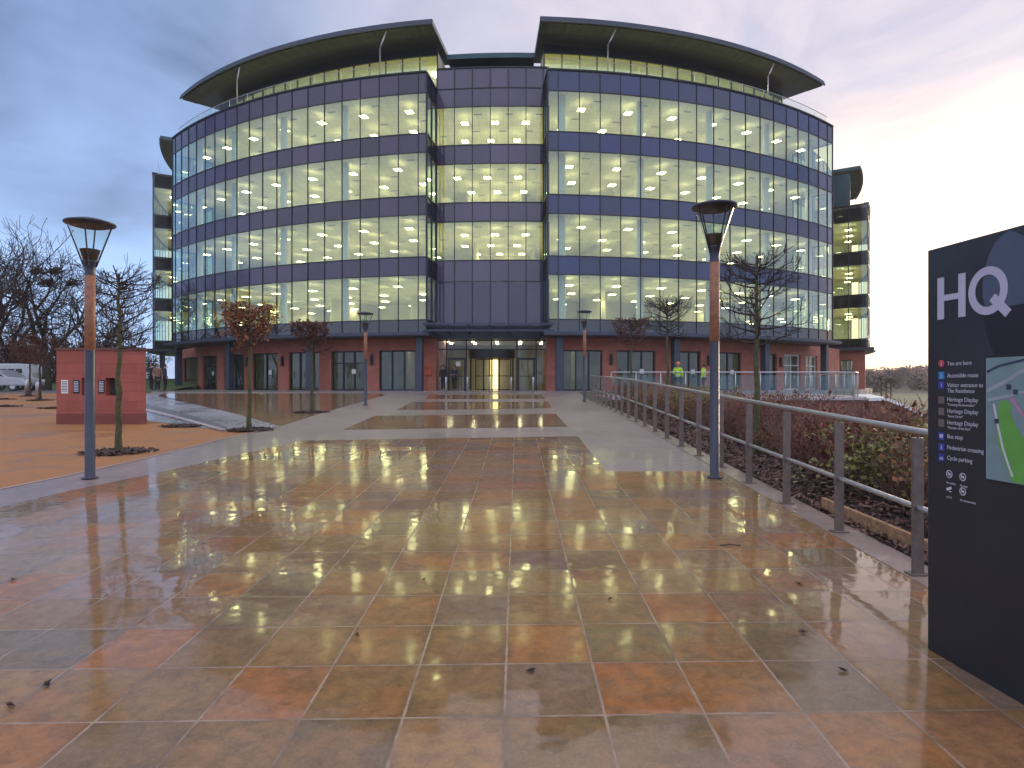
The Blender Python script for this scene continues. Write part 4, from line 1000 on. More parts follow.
def ptree(seed, px, py, top, lo, halfw, leaf, ls, label, bark, twig, lm, y=None, pitlab=None, depth=2, nb=30):
    if y is None: X_, Y_ = G(px, py)
    else: X_, Y_ = Wx(px, y), y
    zg = H(X_, Y_); h = Wz(top, Y_)-zg; z0 = Wz(lo, Y_)-zg; wd = 2*halfw/F*Y_
    plant(pleached(seed, h*.97, z0, h*.93, wd, leaf, ls, depth, nb), 'street_tree', px, py, bark, twig, lm, label, y=y)
    if pitlab: pit(X_, Y_, .60-.006*Y_, .5, pitlab)
ptree(11, 119, 452, 268, 348, 39, 0, .03, 'bare square trained tree with mossy trunk beside the left lamp and red block', m_moss, m_twig, m_leafb, pitlab='bark mulch patch round the mossy tree behind the left lamp', depth=3, nb=23)
ptree(12, 249.5, 430, 305, 347, 27, 1, .06, 'orange leaved trained tree at the tip of the side path', m_moss, m_redtwig, m_leafo, pitlab='bark mulch patch round the orange leaved tree', nb=28)
ptree(13, 312, 412.5, 322, 352, 18, 1, .06, 'small thin tree with few brown leaves in the forecourt paving', m_moss, m_redtwig, m_leafb, pitlab='bark mulch patch round the small tree in the forecourt', nb=26)
ptree(14, 757, 0, 250, 346, 43, 0, .03, 'large bare trained tree in the planting bed right of the right lamp', m_moss, m_twig, m_leafb, y=11.2, nb=25, depth=3)
ptree(15, 667, 0, 297, 336, 25, 0, .05, 'bare trained tree in the bed between lamp and entrance, taller of the two', m_moss, m_twig, m_leafb, y=18, nb=30)
ptree(16, 631, 0, 318, 346, 20, 1, .05, 'reddish trained tree in the bed nearest the building', m_moss, m_redtwig, m_leafb, y=24, nb=26)
for i, (px, py, yy) in enumerate(((40, 400.5, 0), (30, 396.3, 0))):
    ptree(20+i, px, py, 335 if i == 0 else 345, 366, 14, 1, .06, ['slim bare young tree on the plaza left of the red block', 'slim bare young tree on the plaza in front of the white minibus'][i], m_bark, m_redtwig, m_leafb,
          pitlab=['mulch patch round the slim young tree left of the red block', 'mulch patch round the young tree before the minibus'][i], nb=16)
for px, py, lb_ in ((3, 399.5, 'thin dark mulch strip at the far left of the plaza'), (6, 406.5, 'wider dark mulch strip at the near left of the plaza'), (55, 408.5, 'dark mulch patch half hidden by the red block'), (183, 426.5, 'small dark mulch patch on gravel beside the side path')):
    x, y = G(px, py); pit(x, y, .5, .3, lb_)

# big bare trees behind the plaza
def bigtree(seed, h, depth=5, r0=.26, spread=.7):
    T = Tree(seed); T.w.tube([(0, 0, -.2), (0.05, 0, h*.1), (-.03, .04, h*.2)], [r0*1.3, r0, r0*.9], 9, caps=False)
    for k in range(4):
        a = k*1.6+T.r.uniform(-.3, .3); T.branch((-.03, .04, h*(.17+.02*k)), (cos(a)*.55, sin(a)*.55, .9), h*.27, r0*.6, depth-1, up=.12, wob=.3, kids=(2, 3), spread=spread, shrink=.74, minr=.012)
    return T
protos = [emit_tree(bigtree(31+k, 11.5+k*.8), 'bare_tree', m_bark, m_twig if k != 1 else m_redtwig, None, 'x', 'tree', 'bare trees behind the plaza') for k in range(3)]
spec = [(0, 46, 47, 1.12, .4, 'large bare tree holding dark nests behind the red block'), (1, -10, 44, .95, 2.0, 'bare reddish tree at the far left behind the minibus'), (2, 8, 58, 1.15, 1.1, 'tall bare tree behind the minibus, seen against blue sky'),
        (1, 96, 52, .85, 3.0, 'low reddish bare tree right behind the red block and left lamp'), (2, 128, 56, .62, 4.0, 'low bare tree just left of the office wing'), (0, -45, 40, 1.05, 5.0, 'bare tree cut by the left edge of the view'),
        (1, 26, 66, .8, .9, 'reddish bare tree far behind between the tall trees'), (2, 74, 70, .8, 2.2, 'bare tree farthest back above the red block')]
nest_at = None
for i, (k, px, y, sc, rz, lab) in enumerate(spec):
    used = any(s_[0] == k for s_ in spec[:i]); t = copy_tree(protos[k]) if used else protos[k]
    x = Wx(px, y); t.location = (x, y, H(x, y)); t.scale = (sc,)*3; t.rotation_euler = (0, 0, rz); t['label'] = lab
for i, (px, py) in enumerate(((37, 271), (54.5, 271), (44.5, 282.5), (73, 283))):
    b = MB(); rr_ = random.Random(i)
    for k in range(60):
        a = rr_.uniform(0, 6.3); p = Vector((rr_.gauss(0, .22), rr_.gauss(0, .22), rr_.gauss(0, .13))); dv = Vector((cos(a), sin(a), rr_.gauss(0, .3)))*.32; b.tube([p-dv, p+dv], .025, 3)
    o = b.build('bird_nest', m_twig); o.location = (Wx(px, 47), 47, Wz(py, 47)); tag(o, ['bird nest high in the bare tree, upper left one', 'bird nest high in the bare tree, upper right one nearest the lamp', 'bird nest lower in the fork of the bare tree', 'bird nest just left of the lamp pole'][i], 'nest', 'nests in the bare tree')
# undergrowth bushes below them
def bush(seed, n, h, wid, leaf, ls, minr=.004, depth=2):
    T = Tree(seed)
    for i in range(n):
        a = T.r.uniform(0, 6.3); q = sqrt(T.r.random())*wid*.35
        T.branch((q*cos(a), q*sin(a), -.03), (cos(a)*.35, sin(a)*.35, 1), h*T.r.uniform(.4, .65), minr*2.4, depth, up=.1, wob=.35, kids=(1, 3), spread=.55, shrink=.62, minr=minr, leaf=leaf, ls=ls)
    return T
def emit_bush(T, name, wm, lm, label, cat, group):
    t = empty(name); tag(t, label, cat, group); T.w.v += []; 
    n = len(T.t.v); T.t.v += T.w.v; T.t.f += [tuple(n+i for i in f) for f in T.w.f]; T.t.col += T.w.col
    T.t.build('stems', wm, t, inv=False)
    if T.l.v: T.l.build('leaves', lm, t, inv=False)
    return t
bp = [emit_bush(bush(60+k, 34, 4.6, 4.5, 1, .16, .018), 'thicket', m_redtwig, [m_leafb, m_leafo][k], 'dense reddish brown thicket of bare stems under the bare trees', 'thicket', 'thickets under the bare trees') for k in range(2)]
for i, (px, y, sc, rz) in enumerate(((-20, 54, 1, 0), (6, 56, .9, 1), (30, 60, 1.1, 2), (55, 57, .9, 3), (78, 60, 1, 4), (100, 62, .95, 5), (124, 64, .8, 6), (140, 66, .7, 1), (-60, 50, 1.1, 2), (16, 70, 1.2, 3), (88, 74, 1.2, 4))):
    t = bp[i] if i < 2 else copy_tree(bp[i % 2]); x = Wx(px, y); t.location = (x, y, H(x, y)); t.scale = (sc, sc, sc*(.85+.3*((i*5) % 3)/2)); t.rotation_euler = (0, 0, rz)

# ------------------------------------------------------------------ planting bed: shrubs, bark chips
m_stem = mat('reddish_stem', (.21, .105, .08), .85, var=.4, scale=5); m_stem2 = mat('brown_stem', (.20, .145, .095), .85, var=.4, scale=5); m_leafr = mat('rust_leaf', (.20, .06, .035), .7, var=.5, scale=4); sp_ = []
sh_specs = [(71, 34, .9, .9, 0, m_stem, m_leafb, 'leafless twiggy shrub of reddish brown stems in the bed behind the railing'), (72, 26, .85, .8, 1, m_stem2, m_leafo, 'twiggy shrub hung with dry orange leaves in the bed behind the railing'),
            (73, 24, .85, .8, 2, m_stem2, m_leafg, 'twiggy shrub with yellow green leaves in the bed behind the railing'), (74, 30, .95, .9, 1, m_stem, m_leafr, 'taller shrub with brown red leaves in the bed behind the railing')]
for sd_, n, h, wd, lf, wm, lm, lab in sh_specs: sp_.append(emit_bush(bush(sd_, n, h, wd, lf, .045, .0032), 'shrub', wm, lm, lab, 'shrub', 'shrubs in the bed behind the railing'))
rr_ = random.Random(5); cnt = 0; usedk = set()
for row, (xo, y0, dy) in enumerate(((1.55, 5.2, .85), (2.2, 5.6, .85), (2.9, 5.0, .85), (3.7, 5.5, .95), (4.5, 6.5, 1.1))):
    y = y0
    while y < 27:
        k = rr_.choice((0, 0, 0, 1, 1, 2, 3)); x = railx(y)+xo+rr_.uniform(-.2, .2); yy = y+rr_.uniform(-.25, .25)
        if min(abs(yy-t_)+abs(x-Wx(p_, t_)) for p_, t_ in ((757, 11.2), (667, 18), (631, 24))) > .45:
            t = sp_[k] if k not in usedk else copy_tree(sp_[k]); usedk.add(k)
            t.location = (x, yy, H(x, yy)+.02); t.rotation_euler = (0, 0, rr_.uniform(0, 6.3)); sc = rr_.uniform(1.0, 1.35)*(1 if row < 2 else .86 if row < 3 else .7)*(1 if yy < 9 else .84); t.scale = (sc, sc, sc*rr_.uniform(.8, 1.0)); cnt += 1
        y += dy*(1 if y < 14 else 1.5)
ch = MB()
for k in range(27000):
    y = -3+29.5*rr_.random()**1.45; x = railx(y)+.21+rr_.random()**1.2*2.8
    u = Vector((rr_.gauss(0, 1), rr_.gauss(0, 1), rr_.gauss(0, .35))).normalized()*rr_.uniform(.018, .055); v = u.cross(Vector((rr_.gauss(0, .5), rr_.gauss(0, .5), 1))).normalized()*rr_.uniform(.008, .018)
    p = Vector((x, y, H(x, y)+.012+rr_.random()*.04)); ch.c = rr_.random(); ch.poly([p-u-v, p+u-v*.6, p+u+v, p-u*.8+v])
m_chip = mat('bark_chips', (.13, .06, .045), .7, var=.5, scale=9, tint=.6)
tag(ch.build('bark_chips', m_chip), kind='stuff')
# fallen leaves and twigs on the wet paving
for i, (px, py, lab) in enumerate(((10, 708, 'dark curled leaf at the bottom left of the paving'), (47, 687.5, 'dark leaf on the joint left of centre foreground'), (531, 674, 'dark wet leaf on the tile before the camera right of centre'), (610, 601, 'small dark leaf on an olive tile near the middle'),
        (799, 586, 'dark leaf on wet tile before the railing'), (730, 547, 'thin dark twig on the wet tiles'), (803, 634, 'pale edged leaf on a joint near the totem'), (843, 673, 'brown leaf on the joint before the totem'), (424, 582, 'small dark leaf on an orange tile'), (13, 582, 'brown leaf lying on a joint at the left edge'), (357, 638, 'small brown leaf on a tile left of centre'), (880, 542, 'dark leaf clump between railing post and kerb'))):
    x, y = G(px, py); b = MB(); r2 = random.Random(40+i); L = .02 if 'small' in lab else .032
    if 'twig' in lab: b.tube([(-.09, 0, .006), (0, .01, .012), (.09, -.005, .006)], .005, 5)
    else:
        for k in range(2):
            a = r2.uniform(0, 6.3); u = Vector((cos(a), sin(a), 0))*L; v = Vector((-sin(a), cos(a), 0))*L*.45; z = Vector((0, 0, .004+.006*k)); up_ = Vector((0, 0, .012))
            b.poly([-u+z, z-v*.9+up_*.3, u+z+up_, z]); b.poly([-u+z, z, u+z+up_, z+v+up_*.6])
    o = b.build('fallen_twig' if 'twig' in lab else 'fallen_leaf', m_twig if i % 3 else m_leafb); o.location = (x, y, H(x, y)+.009); tag(o, lab, 'twig' if 'twig' in lab else 'leaf')

# ------------------------------------------------------------------ terrace with brick retaining wall and glass balustrade
TP = [(4.4, 28.2), (14.3, 27.9), (15.6, 28.4), (16.3, 29.6), (16.9, 33), (17.3, 38)]
TZ = 1.06
tw = empty('terrace_wall', (10, 28, -1)); tag(tw, 'red brick retaining wall below the glass edged terrace', 'wall')
b = MB(); b.prism(TP+[(16.6, 38), (16.2, 33), (15.65, 29.9), (15.2, 28.95), (14.2, 28.5), (4.4, 28.8)], -2.4, TZ-.13); b.build('brickwork', m_brick, tw)
b = MB()
o_ = [(4.4, 28.08), (14.35, 27.78), (15.7, 28.3), (16.42, 29.55), (17.03, 33), (17.43, 38)]
b.prism(o_+[(16.5, 38), (16.1, 33), (15.55, 29.95), (15.1, 29.05), (14.2, 28.6), (4.4, 28.9)], TZ-.13, TZ); b.build('coping', m_kerb, tw, bevel=.01)
pd = MB(); pd.prism([(4.2, 28.85), (14.2, 28.55), (15.15, 29.0), (15.6, 29.9), (16.15, 33), (16.5, 38), (18, 44), (4.2, 41)], TZ-.3, TZ-.02); tag(pd.build('terrace_paving', m_pave), kind='structure')
gb = empty('glass_balustrade', (10, 28.3, TZ)); tag(gb, 'green tinted glass balustrade with steel handrail round the terrace', 'balustrade')
def poly_at(pts, n):
    L = [0]
    for a, c in zip(pts[:-1], pts[1:]): L.append(L[-1]+(Vector(c)-Vector(a)).length)
    r = []
    for i in range(n+1):
        d_ = L[-1]*i/n
        for k in range(len(L)-1):
            if L[k] <= d_+1e-6 and d_ <= L[k+1]+1e-6: f_ = (d_-L[k])/(L[k+1]-L[k]); r.append(tuple(Vector(pts[k]).lerp(Vector(pts[k+1]), f_))); break
    return r
gp = poly_at([(4.4, 28.4), (14.2, 28.12), (15.45, 28.6), (16.05, 29.7), (16.6, 33), (17, 38)], 19)
for i, (x, y) in enumerate(gp):
    m_ = MB(); m_.tube([(x, y, TZ), (x, y, TZ+1.08)], .022, 8); m_.build('post', m_steel, gb, smooth=True)
    if i < len(gp)-1:
        x2, y2 = gp[i+1]; m_ = MB(); p, q = Vector((x, y, 0)), Vector((x2, y2, 0)); dd = (q-p)*.03; p += dd; q -= dd; bar(m_, p+Vector((0, 0, TZ+.53)), q+Vector((0, 0, TZ+.53)), .012, .86, (0, 0, 1)); m_.build('glass_panel', m_tglass, gb)
m_ = MB(); m_.tube([(x, y, TZ+1.1) for x, y in gp], .028, 10); m_.build('handrail', m_steel, gb, smooth=True)
# ramp wall with a pale coping going down to the right
rw = empty('ramp_wall', (20, 34, -1)); tag(rw, 'low brick ramp wall with broad pale coping sloping down beyond the terrace', 'wall')
cpx = [(868, 398), (886, 397.5), (905, 405), (932, 419), (975, 440)]
pts = [(Wx(a, 33), 33, Wz(c, 33)) for a, c in cpx]; b = MB(); c_ = MB()
for (xa, ya, za), (xb, yb, zb) in zip(pts[:-1], pts[1:]):
    b.v += [(xa, ya, -2.4), (xb, yb, -2.4), (xb, yb, zb-.06), (xa, ya, za-.06), (xa, ya+.5, -2.4), (xb, yb+.5, -2.4), (xb, yb+.5, zb-.06), (xa, ya+.5, za-.06)]; n = len(b.v)-8
    for q in ((0, 1, 2, 3), (5, 4, 7, 6), (3, 2, 6, 7), (1, 0, 4, 5)): b.face([n+k for k in q])
    c_.v += [(xa, ya-.06, za-.16), (xb, yb-.06, zb-.16), (xb, yb-.06, zb), (xa, ya-.06, za), (xa, ya+1.6, za+.16), (xb, yb+1.6, zb+.16), (xb, yb+1.6, zb+.1), (xa, ya+1.6, za+.1)]; n = len(c_.v)-8
    for q in ((0, 1, 2, 3), (3, 2, 5, 4), (4, 5, 6, 7), (7, 6, 1, 0)): c_.face([n+k for k in q])
fixnormals(b.build('brickwork', m_brick, rw)); fixnormals(c_.build('coping', m_white, rw))
b = MB(); b.box(16.9, 17.9, 31.6, 32.3, -2.4, .35); b.box(17.0, 17.2, 31.5, 31.7, -2.4, .9)
gp_ = b.build('brick_pier', m_brick); tag(gp_, 'small brick pier at the terrace corner above the service road', 'pier')
for i, (px, py, L) in enumerate(((868, 428, 2.6), (905, 436, 3.2), (845, 424, 2))):     # kerbs of the lower road
    x, y = Wx(px, 24), 24+i*1.5; b = MB(); b.box(x-L/2, x+L/2, y-.08, y+.08, H(x, y)+.0, H(x, y)+.13); tag(b.build('road_kerb', m_kerb), kind='structure')

m_fartwig = mat('far_twig_haze', (.19, .125, .085), .95, var=.3, scale=.2)  # lighter than the near twigs: distance haze put into the colour
# ------------------------------------------------------------------ distant hill, wood, houses
hm = mat('hill_heath', (.12, .085, .05), .95, var=.4, scale=.03)
b = MB(); nx, ny = 40, 12
hx0, hx1, hy0, hy1 = 60, 420, 170, 460
def hz(x, y): return -1.3+smooth(hy0, hy1-60, y)*13*(.75+.25*sin(x*.021+1))*smooth(hx0, hx0+60, x)
b.v = [(hx0+(hx1-hx0)*i/nx, hy0+(hy1-hy0)*j/ny, hz(hx0+(hx1-hx0)*i/nx, hy0+(hy1-hy0)*j/ny)) for j in range(ny+1) for i in range(nx+1)]
for j in range(ny):
    for i in range(nx): a = j*(nx+1)+i; b.face([a, a+1, a+nx+2, a+nx+1])
tag(b.build('hill', hm, smooth=True), kind='structure')
wd_ = MB(); tr_ = MB(); r3 = random.Random(9)
def crown(mb, x, y, z, rx, rz, n):
    for k in range(n):
        u = Vector((r3.gauss(0, 1), r3.gauss(0, 1), r3.gauss(0, 1))).normalized()*(r3.random()**.45); p = Vector((x+u.x*rx, y+u.y*rx, z+u.z*rz)); s_ = rx*r3.uniform(.10, .22)
        a = Vector((r3.gauss(0, 1), r3.gauss(0, 1), r3.gauss(0, 1))).normalized(); c = a.cross(Vector((r3.gauss(0, 1), r3.gauss(0, 1), r3.gauss(0, 1)))).normalized(); mb.c = r3.random(); mb.poly([p-a*s_, p+c*s_, p+a*s_, p-c*s_])
for k in range(150):
    y = r3.uniform(200, 420); x = y*r3.uniform(.50, .80); z = hz(x, y); hh = r3.uniform(3, 6.5); crown(wd_, x, y, z+hh*.42, hh*.75, hh*.55, 90)
tag(wd_.build('distant_wood', mat('winter_wood', (.24, .14, .085), .95, var=.4, scale=.05, tint=.45)), kind='stuff')
for i, (px, y, top, wdt, lab) in enumerate(((872, 200, 371, 3.2, 'round bare tree on the skyline just right of the building'), (893, 230, 369, 3, 'tree on the skyline above the ramp coping'), (904, 260, 367, 4.2, 'tallest crown of the distant skyline trees beside the totem'), (918, 220, 372, 3.4, 'broad skyline tree touching the totem edge'))):
    t = empty('distant_tree'); x = Wx(px, y); z = hz(x, y); hh = Wz(top, y)-z; tag(t, lab, 'tree', 'trees on the distant skyline')
    b = MB(); b.tube([(0, 0, -.5), (0, 0, hh*.6)], [hh*.03, hh*.012], 6); b.build('trunk', m_bark, t, inv=False); b = MB(); crown(b, 0, 0, hh*.45, hh*.5, hh*.52, 420); b.build('crown', m_fartwig, t, inv=False); t.location = (x, y, z)
def house(px, y, w_, h_, lab):
    x = Wx(px, y); z = hz(x, y); t = empty('house', (x, y, z)); tag(t, lab, 'house')
    b = MB(); b.box(-w_/2, w_/2, 0, w_*.7, -1, h_); b.build('wall', m_white, t, inv=False)
    b = MB(); b.poly([(-w_*.55, -.3, h_), (w_*.55, -.3, h_), (w_*.55, w_*.35, h_*1.7), (-w_*.55, w_*.35, h_*1.7)]); b.poly([(w_*.55, w_*.75, h_), (-w_*.55, w_*.75, h_), (-w_*.55, w_*.35, h_*1.7), (w_*.55, w_*.35, h_*1.7)])
    for s_ in (-1, 1): b.poly([(s_*w_*.5, 0, h_), (s_*w_*.5, w_*.7, h_), (s_*w_*.5, w_*.35, h_*1.66)])
    b.build('roof', mat('terracotta_roof', (.32, .14, .1), .8), t, inv=False)
    b = MB()
    for k in (-.25, .25): b.box(k*w_-.5, k*w_+.5, -.04, 0, h_*.4, h_*.75)
    b.build('window', m_black, t, inv=False)
house(905, 300, 9, 3.2, 'pale house with terracotta roof among the distant trees'); house(888, 330, 8, 3, 'small distant house with terracotta roof left of the other house')
for i, (px, y, top) in enumerate(((881, 48, 374), (886, 52, 380), (891, 50, 377))):
    t = emit_tree(pleached(80+i, 3.2, 1.5, 3, 1.0, 0, .05, 1, 12), 'sapling', m_bark, m_twig, None, ['thin bare sapling just right of the terrace corner', 'shortest bare sapling behind the pale coping', 'bare sapling behind the pale coping, right one'][i], 'tree', 'saplings beyond the terrace')
    x = Wx(px, y); zb = -1.1; t.location = (x, y, zb); t.scale = (1, 1, (Wz(top, y)-zb)/3.3)

# ------------------------------------------------------------------ vehicles left
def wheel(t, x, y, z, r=.32):
    b = MB(); n = 20
    b.tube([(x, y-.09, z), (x, y+.09, z)], r, n); wo = b.build('wheel', m_black, t, inv=False)
    b = MB(); b.tube([(x, y-.1, z), (x, y+.1, z)], r*.58, 14); b.build('rim', m_steel, wo, inv=False)
def van(loc, rz, L, hgt, lab, cat, body, kind='bus'):
    t = empty('minibus' if kind == 'bus' else 'parked_car', loc, rz); tag(t, lab, cat, None if kind == 'bus' else 'vehicles in the car park')
    w_ = 1.0 if kind == 'bus' else .85
    if kind == 'bus': prof_ = [(-L/2, .45), (L/2, .45), (L/2+.1, .9), (L/2, 1.3), (L/2-.35, hgt-.25), (L/2-.6, hgt), (-L/2+.15, hgt), (-L/2, hgt-.2)]
    else: prof_ = [(-L/2, .35), (L/2, .35), (L/2+.05, .6), (L/2-.25, .85), (L/2-1.2, .95), (L/2-1.9, hgt-.05), (L/2-2.4, hgt), (-L/2+.7, hgt-.03), (-L/2+.1, 1.0), (-L/2, .8)]
    b = MB(); n = len(prof_); b.v = [(x, -w_, z) for x, z in prof_]+[(x, w_, z) for x, z in prof_]; b.face(range(n)); b.face([n+i for i in reversed(range(n))])
    for i in range(n): j = (i+1) % n; b.face([i, n+i, n+j, j])
    o = fixnormals(b.build('body', body, t, inv=False)); m = o.modifiers.new('bevel', 'BEVEL'); m.width = .08; m.segments = 2
    for s_ in (-1, 1):
        b = MB(); y = s_*(w_+.004)
        if kind == 'bus':
            k = 4
            for i in range(k): x0 = -L/2+.35+(L-.9)*i/k; b.poly([(x0, y, 1.25), (x0+(L-.9)/k-.08, y, 1.25), (x0+(L-.9)/k-.08, y, hgt-.38), (x0, y, hgt-.38)])
        else: b.poly([(L/2-1.35, y, .97), (L/2-1.95, y, hgt-.12), (.1, y, hgt-.1), (.1, y, .97)]); b.poly([(0, y, .97), (0, y, hgt-.1), (-L/2+.85, y, hgt-.13), (-L/2+.45, y, .99)])
        so_ = b.build('side_window', m_carglass, t, inv=False); m = so_.modifiers.new('thick', 'SOLIDIFY'); m.thickness = .006
        for x in (-L/2+.85, L/2-.85): wheel(t, x, s_*(w_-.12), .33)
        b = MB(); b.box(L/2-.06, L/2+.07, s_*w_*.72-.14, s_*w_*.72+.14, .62, .78); b.build('headlight', m_white, t, inv=False)
        b = MB(); b.box(-L/2-.03, -L/2+.05, s_*w_*.8-.1, s_*w_*.8+.1, .7, 1.0); b.build('tail_light', m_icr, t, inv=False)
    return t
m_carglass = mat('dark_car_glass', (.015, .017, .02), .05)
m_carw = mat('white_car_paint', (.72, .72, .74), .25, coat=.6, var=.04); m_cars = mat('silver_car_paint', (.42, .42, .45), .3, metal=.4, coat=.6, var=.04); m_carr = mat('dark_red_car_paint', (.25, .03, .04), .25, coat=.6, var=.05)
def gz(px, y): x = Wx(px, y); return (x, y, H(x, y)+.004)
van(gz(18, 47.5), .12, 3.0, 1.95, 'white minibus with dark windows parked behind the young trees', 'minibus', m_carw)
van(gz(3, 41.5), 0, 4.2, 1.42, 'silver hatchback at the left edge before the white minibus', 'car', m_cars, 'car')
van(gz(-32, 43.5), .1, 4.2, 1.42, 'dark red hatchback behind the silver hatchback at the left edge', 'car', m_carr, 'car')
b = MB(); b.box(0, 7.2, 0, .3, 0, 1.0); o = b.build('boundary_wall', mat('pale_render', (.45, .40, .38), .8, var=.2, scale=.6)); o.location = (Wx(34, 66), 66, 1.9); tag(o, 'pale low wall on the grass bank behind the plaza', 'wall')
b = MB()
for k in range(9):
    x0, x1 = -34+k*2.2-12, -34+(k+1)*2.2-12; b.quad((x0, 49, 1.16), (x1, 49, 1.16), (x1, 60, 2.0), (x0, 60, 2.0)); b.quad((x0, 60, 2.0), (x1, 60, 2.0), (x1, 78, 2.3), (x0, 78, 2.3))
tag(b.build('grass_bank', mat('mown_grass', (.085, .13, .04), .95, var=.35, scale=1.2)), kind='structure')
for i, (px, py) in enumerate(((27, 396.2), (38, 399.5))):
    b = MB(); b.lathe([(.001, 0), (.1, 0), (.1, .75), (.085, .8), (.001, .82)], 12); x, y = G(px, py); o = b.build('post', m_steel, smooth=True); o.name = 'short_bollard'; o.location = (x, y, H(x, y)); tag(o, ['short grey bollard by the left young tree before the minibus', 'short grey bollard by the right young tree near the red block'][i], 'bollard')

# ------------------------------------------------------------------ post box by the entrance
pb = empty('red_box', (Wx(428, 43.4), 43.4, BZ)); tag(pb, 'orange red box on a thin pole against the sandstone left of the entrance', 'post box')
m_rb = mat('orange_red_paint', (.55, .10, .045), .4)
b = MB(); b.box(-.24, .24, -.15, .12, 1.05, 1.78); b.build('box_body', m_rb, pb, bevel=.03, inv=False); b = MB(); b.box(-.17, .17, -.165, -.151, 1.52, 1.56); b.build('slot', m_black, pb, inv=False)
b = MB(); b.tube([(-.17, 0, 0), (-.17, 0, 1.05)], .035, 8); b.build('pole', m_rb, pb, inv=False)

# ------------------------------------------------------------------ people
def skin(name, joints, edges, mat_, parent, sub=2):
    me = bpy.data.meshes.new(name); me.from_pydata([j[0] for j in joints], edges, []); o = bpy.data.objects.new(name, me); COL.objects.link(o)
    m = o.modifiers.new('skin', 'SKIN')
    if not me.skin_vertices: 
        bm = bmesh.new(); bm.from_mesh(me); bm.verts.layers.skin.verify(); bm.to_mesh(me); bm.free()
    for i, j in enumerate(joints):
        r = j[1]; me.skin_vertices[0].data[i].radius = r if isinstance(r, tuple) else (r, r); me.skin_vertices[0].data[i].use_root = (i == 0)
    s = o.modifiers.new('sub', 'SUBSURF'); s.levels = sub; s.render_levels = sub
    me.materials.append(mat_); o.parent = parent
    return o
m_skin = mat('skin_tone', (.45, .26, .19), .6, var=.08)
def person(loc, rz, label, coat, legs_m, hair_m, pose=0, hat=None, h=1.75, band=None, skirt=False):
    t = empty('person', loc, rz); tag(t, label, 'person'); k = h/1.75
    sw = [.06, .12, .02, .09][pose % 4]; ab = [.09, .13, .07, .11][pose % 4]
    arms = [[(-.19, 0, 1.42), (-.25, .02, 1.14), (-.24, -.10, .90)], [(.19, 0, 1.42), (.25, .03, 1.14), (.25, -.06, .89)]]
    if pose == 1: arms[1] = [(.19, 0, 1.42), (.27, .03, 1.15), (.12, -.2, 1.08)]
    if pose == 2: arms[0] = [(-.19, 0, 1.42), (-.25, .04, 1.16), (-.10, -.2, 1.10)]; arms[1] = [(.19, 0, 1.42), (.25, .04, 1.16), (.10, -.2, 1.12)]
    hip = (0, 0, .93); legs = [[(-.10, 0, .88), (-ab, -sw, .49), (-ab, sw*.6, .09)], [(.10, 0, .88), (ab, sw*.3, .49), (ab, -sw*.3, .09)]]
    J = [(hip, (.15, .10)), ((0, 0, 1.12), (.13, .09)), ((0, 0, 1.36), (.155, .095)), ((0, 0, 1.47), (.06, .055)), ((0, -.01, 1.53), (.052, .055)), ((0, -.015, 1.60), (.075, .09)), ((0, -.005, 1.69), (.072, .085)), ((0, 0, 1.735), (.035, .04))]
    E = [(i, i+1) for i in range(7)]
    for l in legs: n = len(J); J += [(l[0], .085), (l[1], .058), (l[2], .042), ((l[2][0], l[2][1]-.13, .045), (.04, .03))]; E += [(0, n), (n, n+1), (n+1, n+2), (n+2, n+3)]
    for a in arms:
        n = len(J); J += [(a[0], .052), (a[1], .042), (a[2], .033)]; E += [(2, n), (n, n+1), (n+1, n+2)]
        dv = (Vector(a[2])-Vector(a[1])).normalized(); hp = Vector(a[2])+dv*.07; J.append((tuple(hp), (.035, .02))); E.append((n+2, n+3)); m_i = n+3
        for f_ in range(4): J.append((tuple(hp+dv*(.075+.01*(f_ in (1, 2)))+Vector((0, (f_-1.5)*.019, 0))), .009)); E.append((m_i, len(J)-1))
        J.append((tuple(Vector(a[2])+dv*.06+Vector((-.035 if a[0][0] > 0 else .035, -.03, 0))), .010)); E.append((m_i, len(J)-1))
    J = [((p[0]*k, p[1]*k, p[2]*k), r) for p, r in J]; skin('body', J, E, m_skin, t)
    lo = .62 if skirt else .86
    C = [((0, 0, 1.12), (.165, .125)), ((0, 0, 1.36), (.185, .125)), ((0, 0, 1.47), (.075, .07)), ((0, 0, lo), (.185, .14))]; CE = [(0, 1), (1, 2), (0, 3)]
    for a in arms: n = len(C); C += [(a[0], .075), (a[1], .06), (tuple(Vector(a[1]).lerp(Vector(a[2]), .9)), .05)]; CE += [(1, n), (n, n+1), (n+1, n+2)]
    skin('jacket', [((p[0]*k, p[1]*k, p[2]*k), r) for p, r in C], CE, coat, t)
    Tn = [((0, 0, .95), (.155, .115))]; TE = []
    for l in legs: n = len(Tn); Tn += [(l[0], .105), (l[1], .078), ((l[2][0], l[2][1], .07), .062)]; TE += [(0, n), (n, n+1), (n+1, n+2)]
    skin('trousers', [((p[0]*k, p[1]*k, p[2]*k), r) for p, r in Tn], TE, legs_m, t)
    for l in legs: skin('shoe', [((l[2][0]*k, l[2][1]*k+.03, .05), (.045, .045)), ((l[2][0]*k, (l[2][1]-.15)*k, .035), (.045, .032))], [(0, 1)], m_black, t, 1)
    hb = MB()
    if hat: hb.lathe([(.15, 1.685), (.15, 1.70), (.118, 1.705), (.11, 1.76), (.07, 1.805), (.001, 1.82)], 18)
    else: hb.lathe([(.082, 1.60), (.092, 1.66), (.085, 1.72), (.05, 1.76), (.001, 1.77)], 16, 0, .02)
    hb.v = [(x*k, y*k, z*k) for x, y, z in hb.v]; hb.build('hard_hat' if hat else 'hair', hat or hair_m, t, smooth=True, inv=False)
    fb = MB()
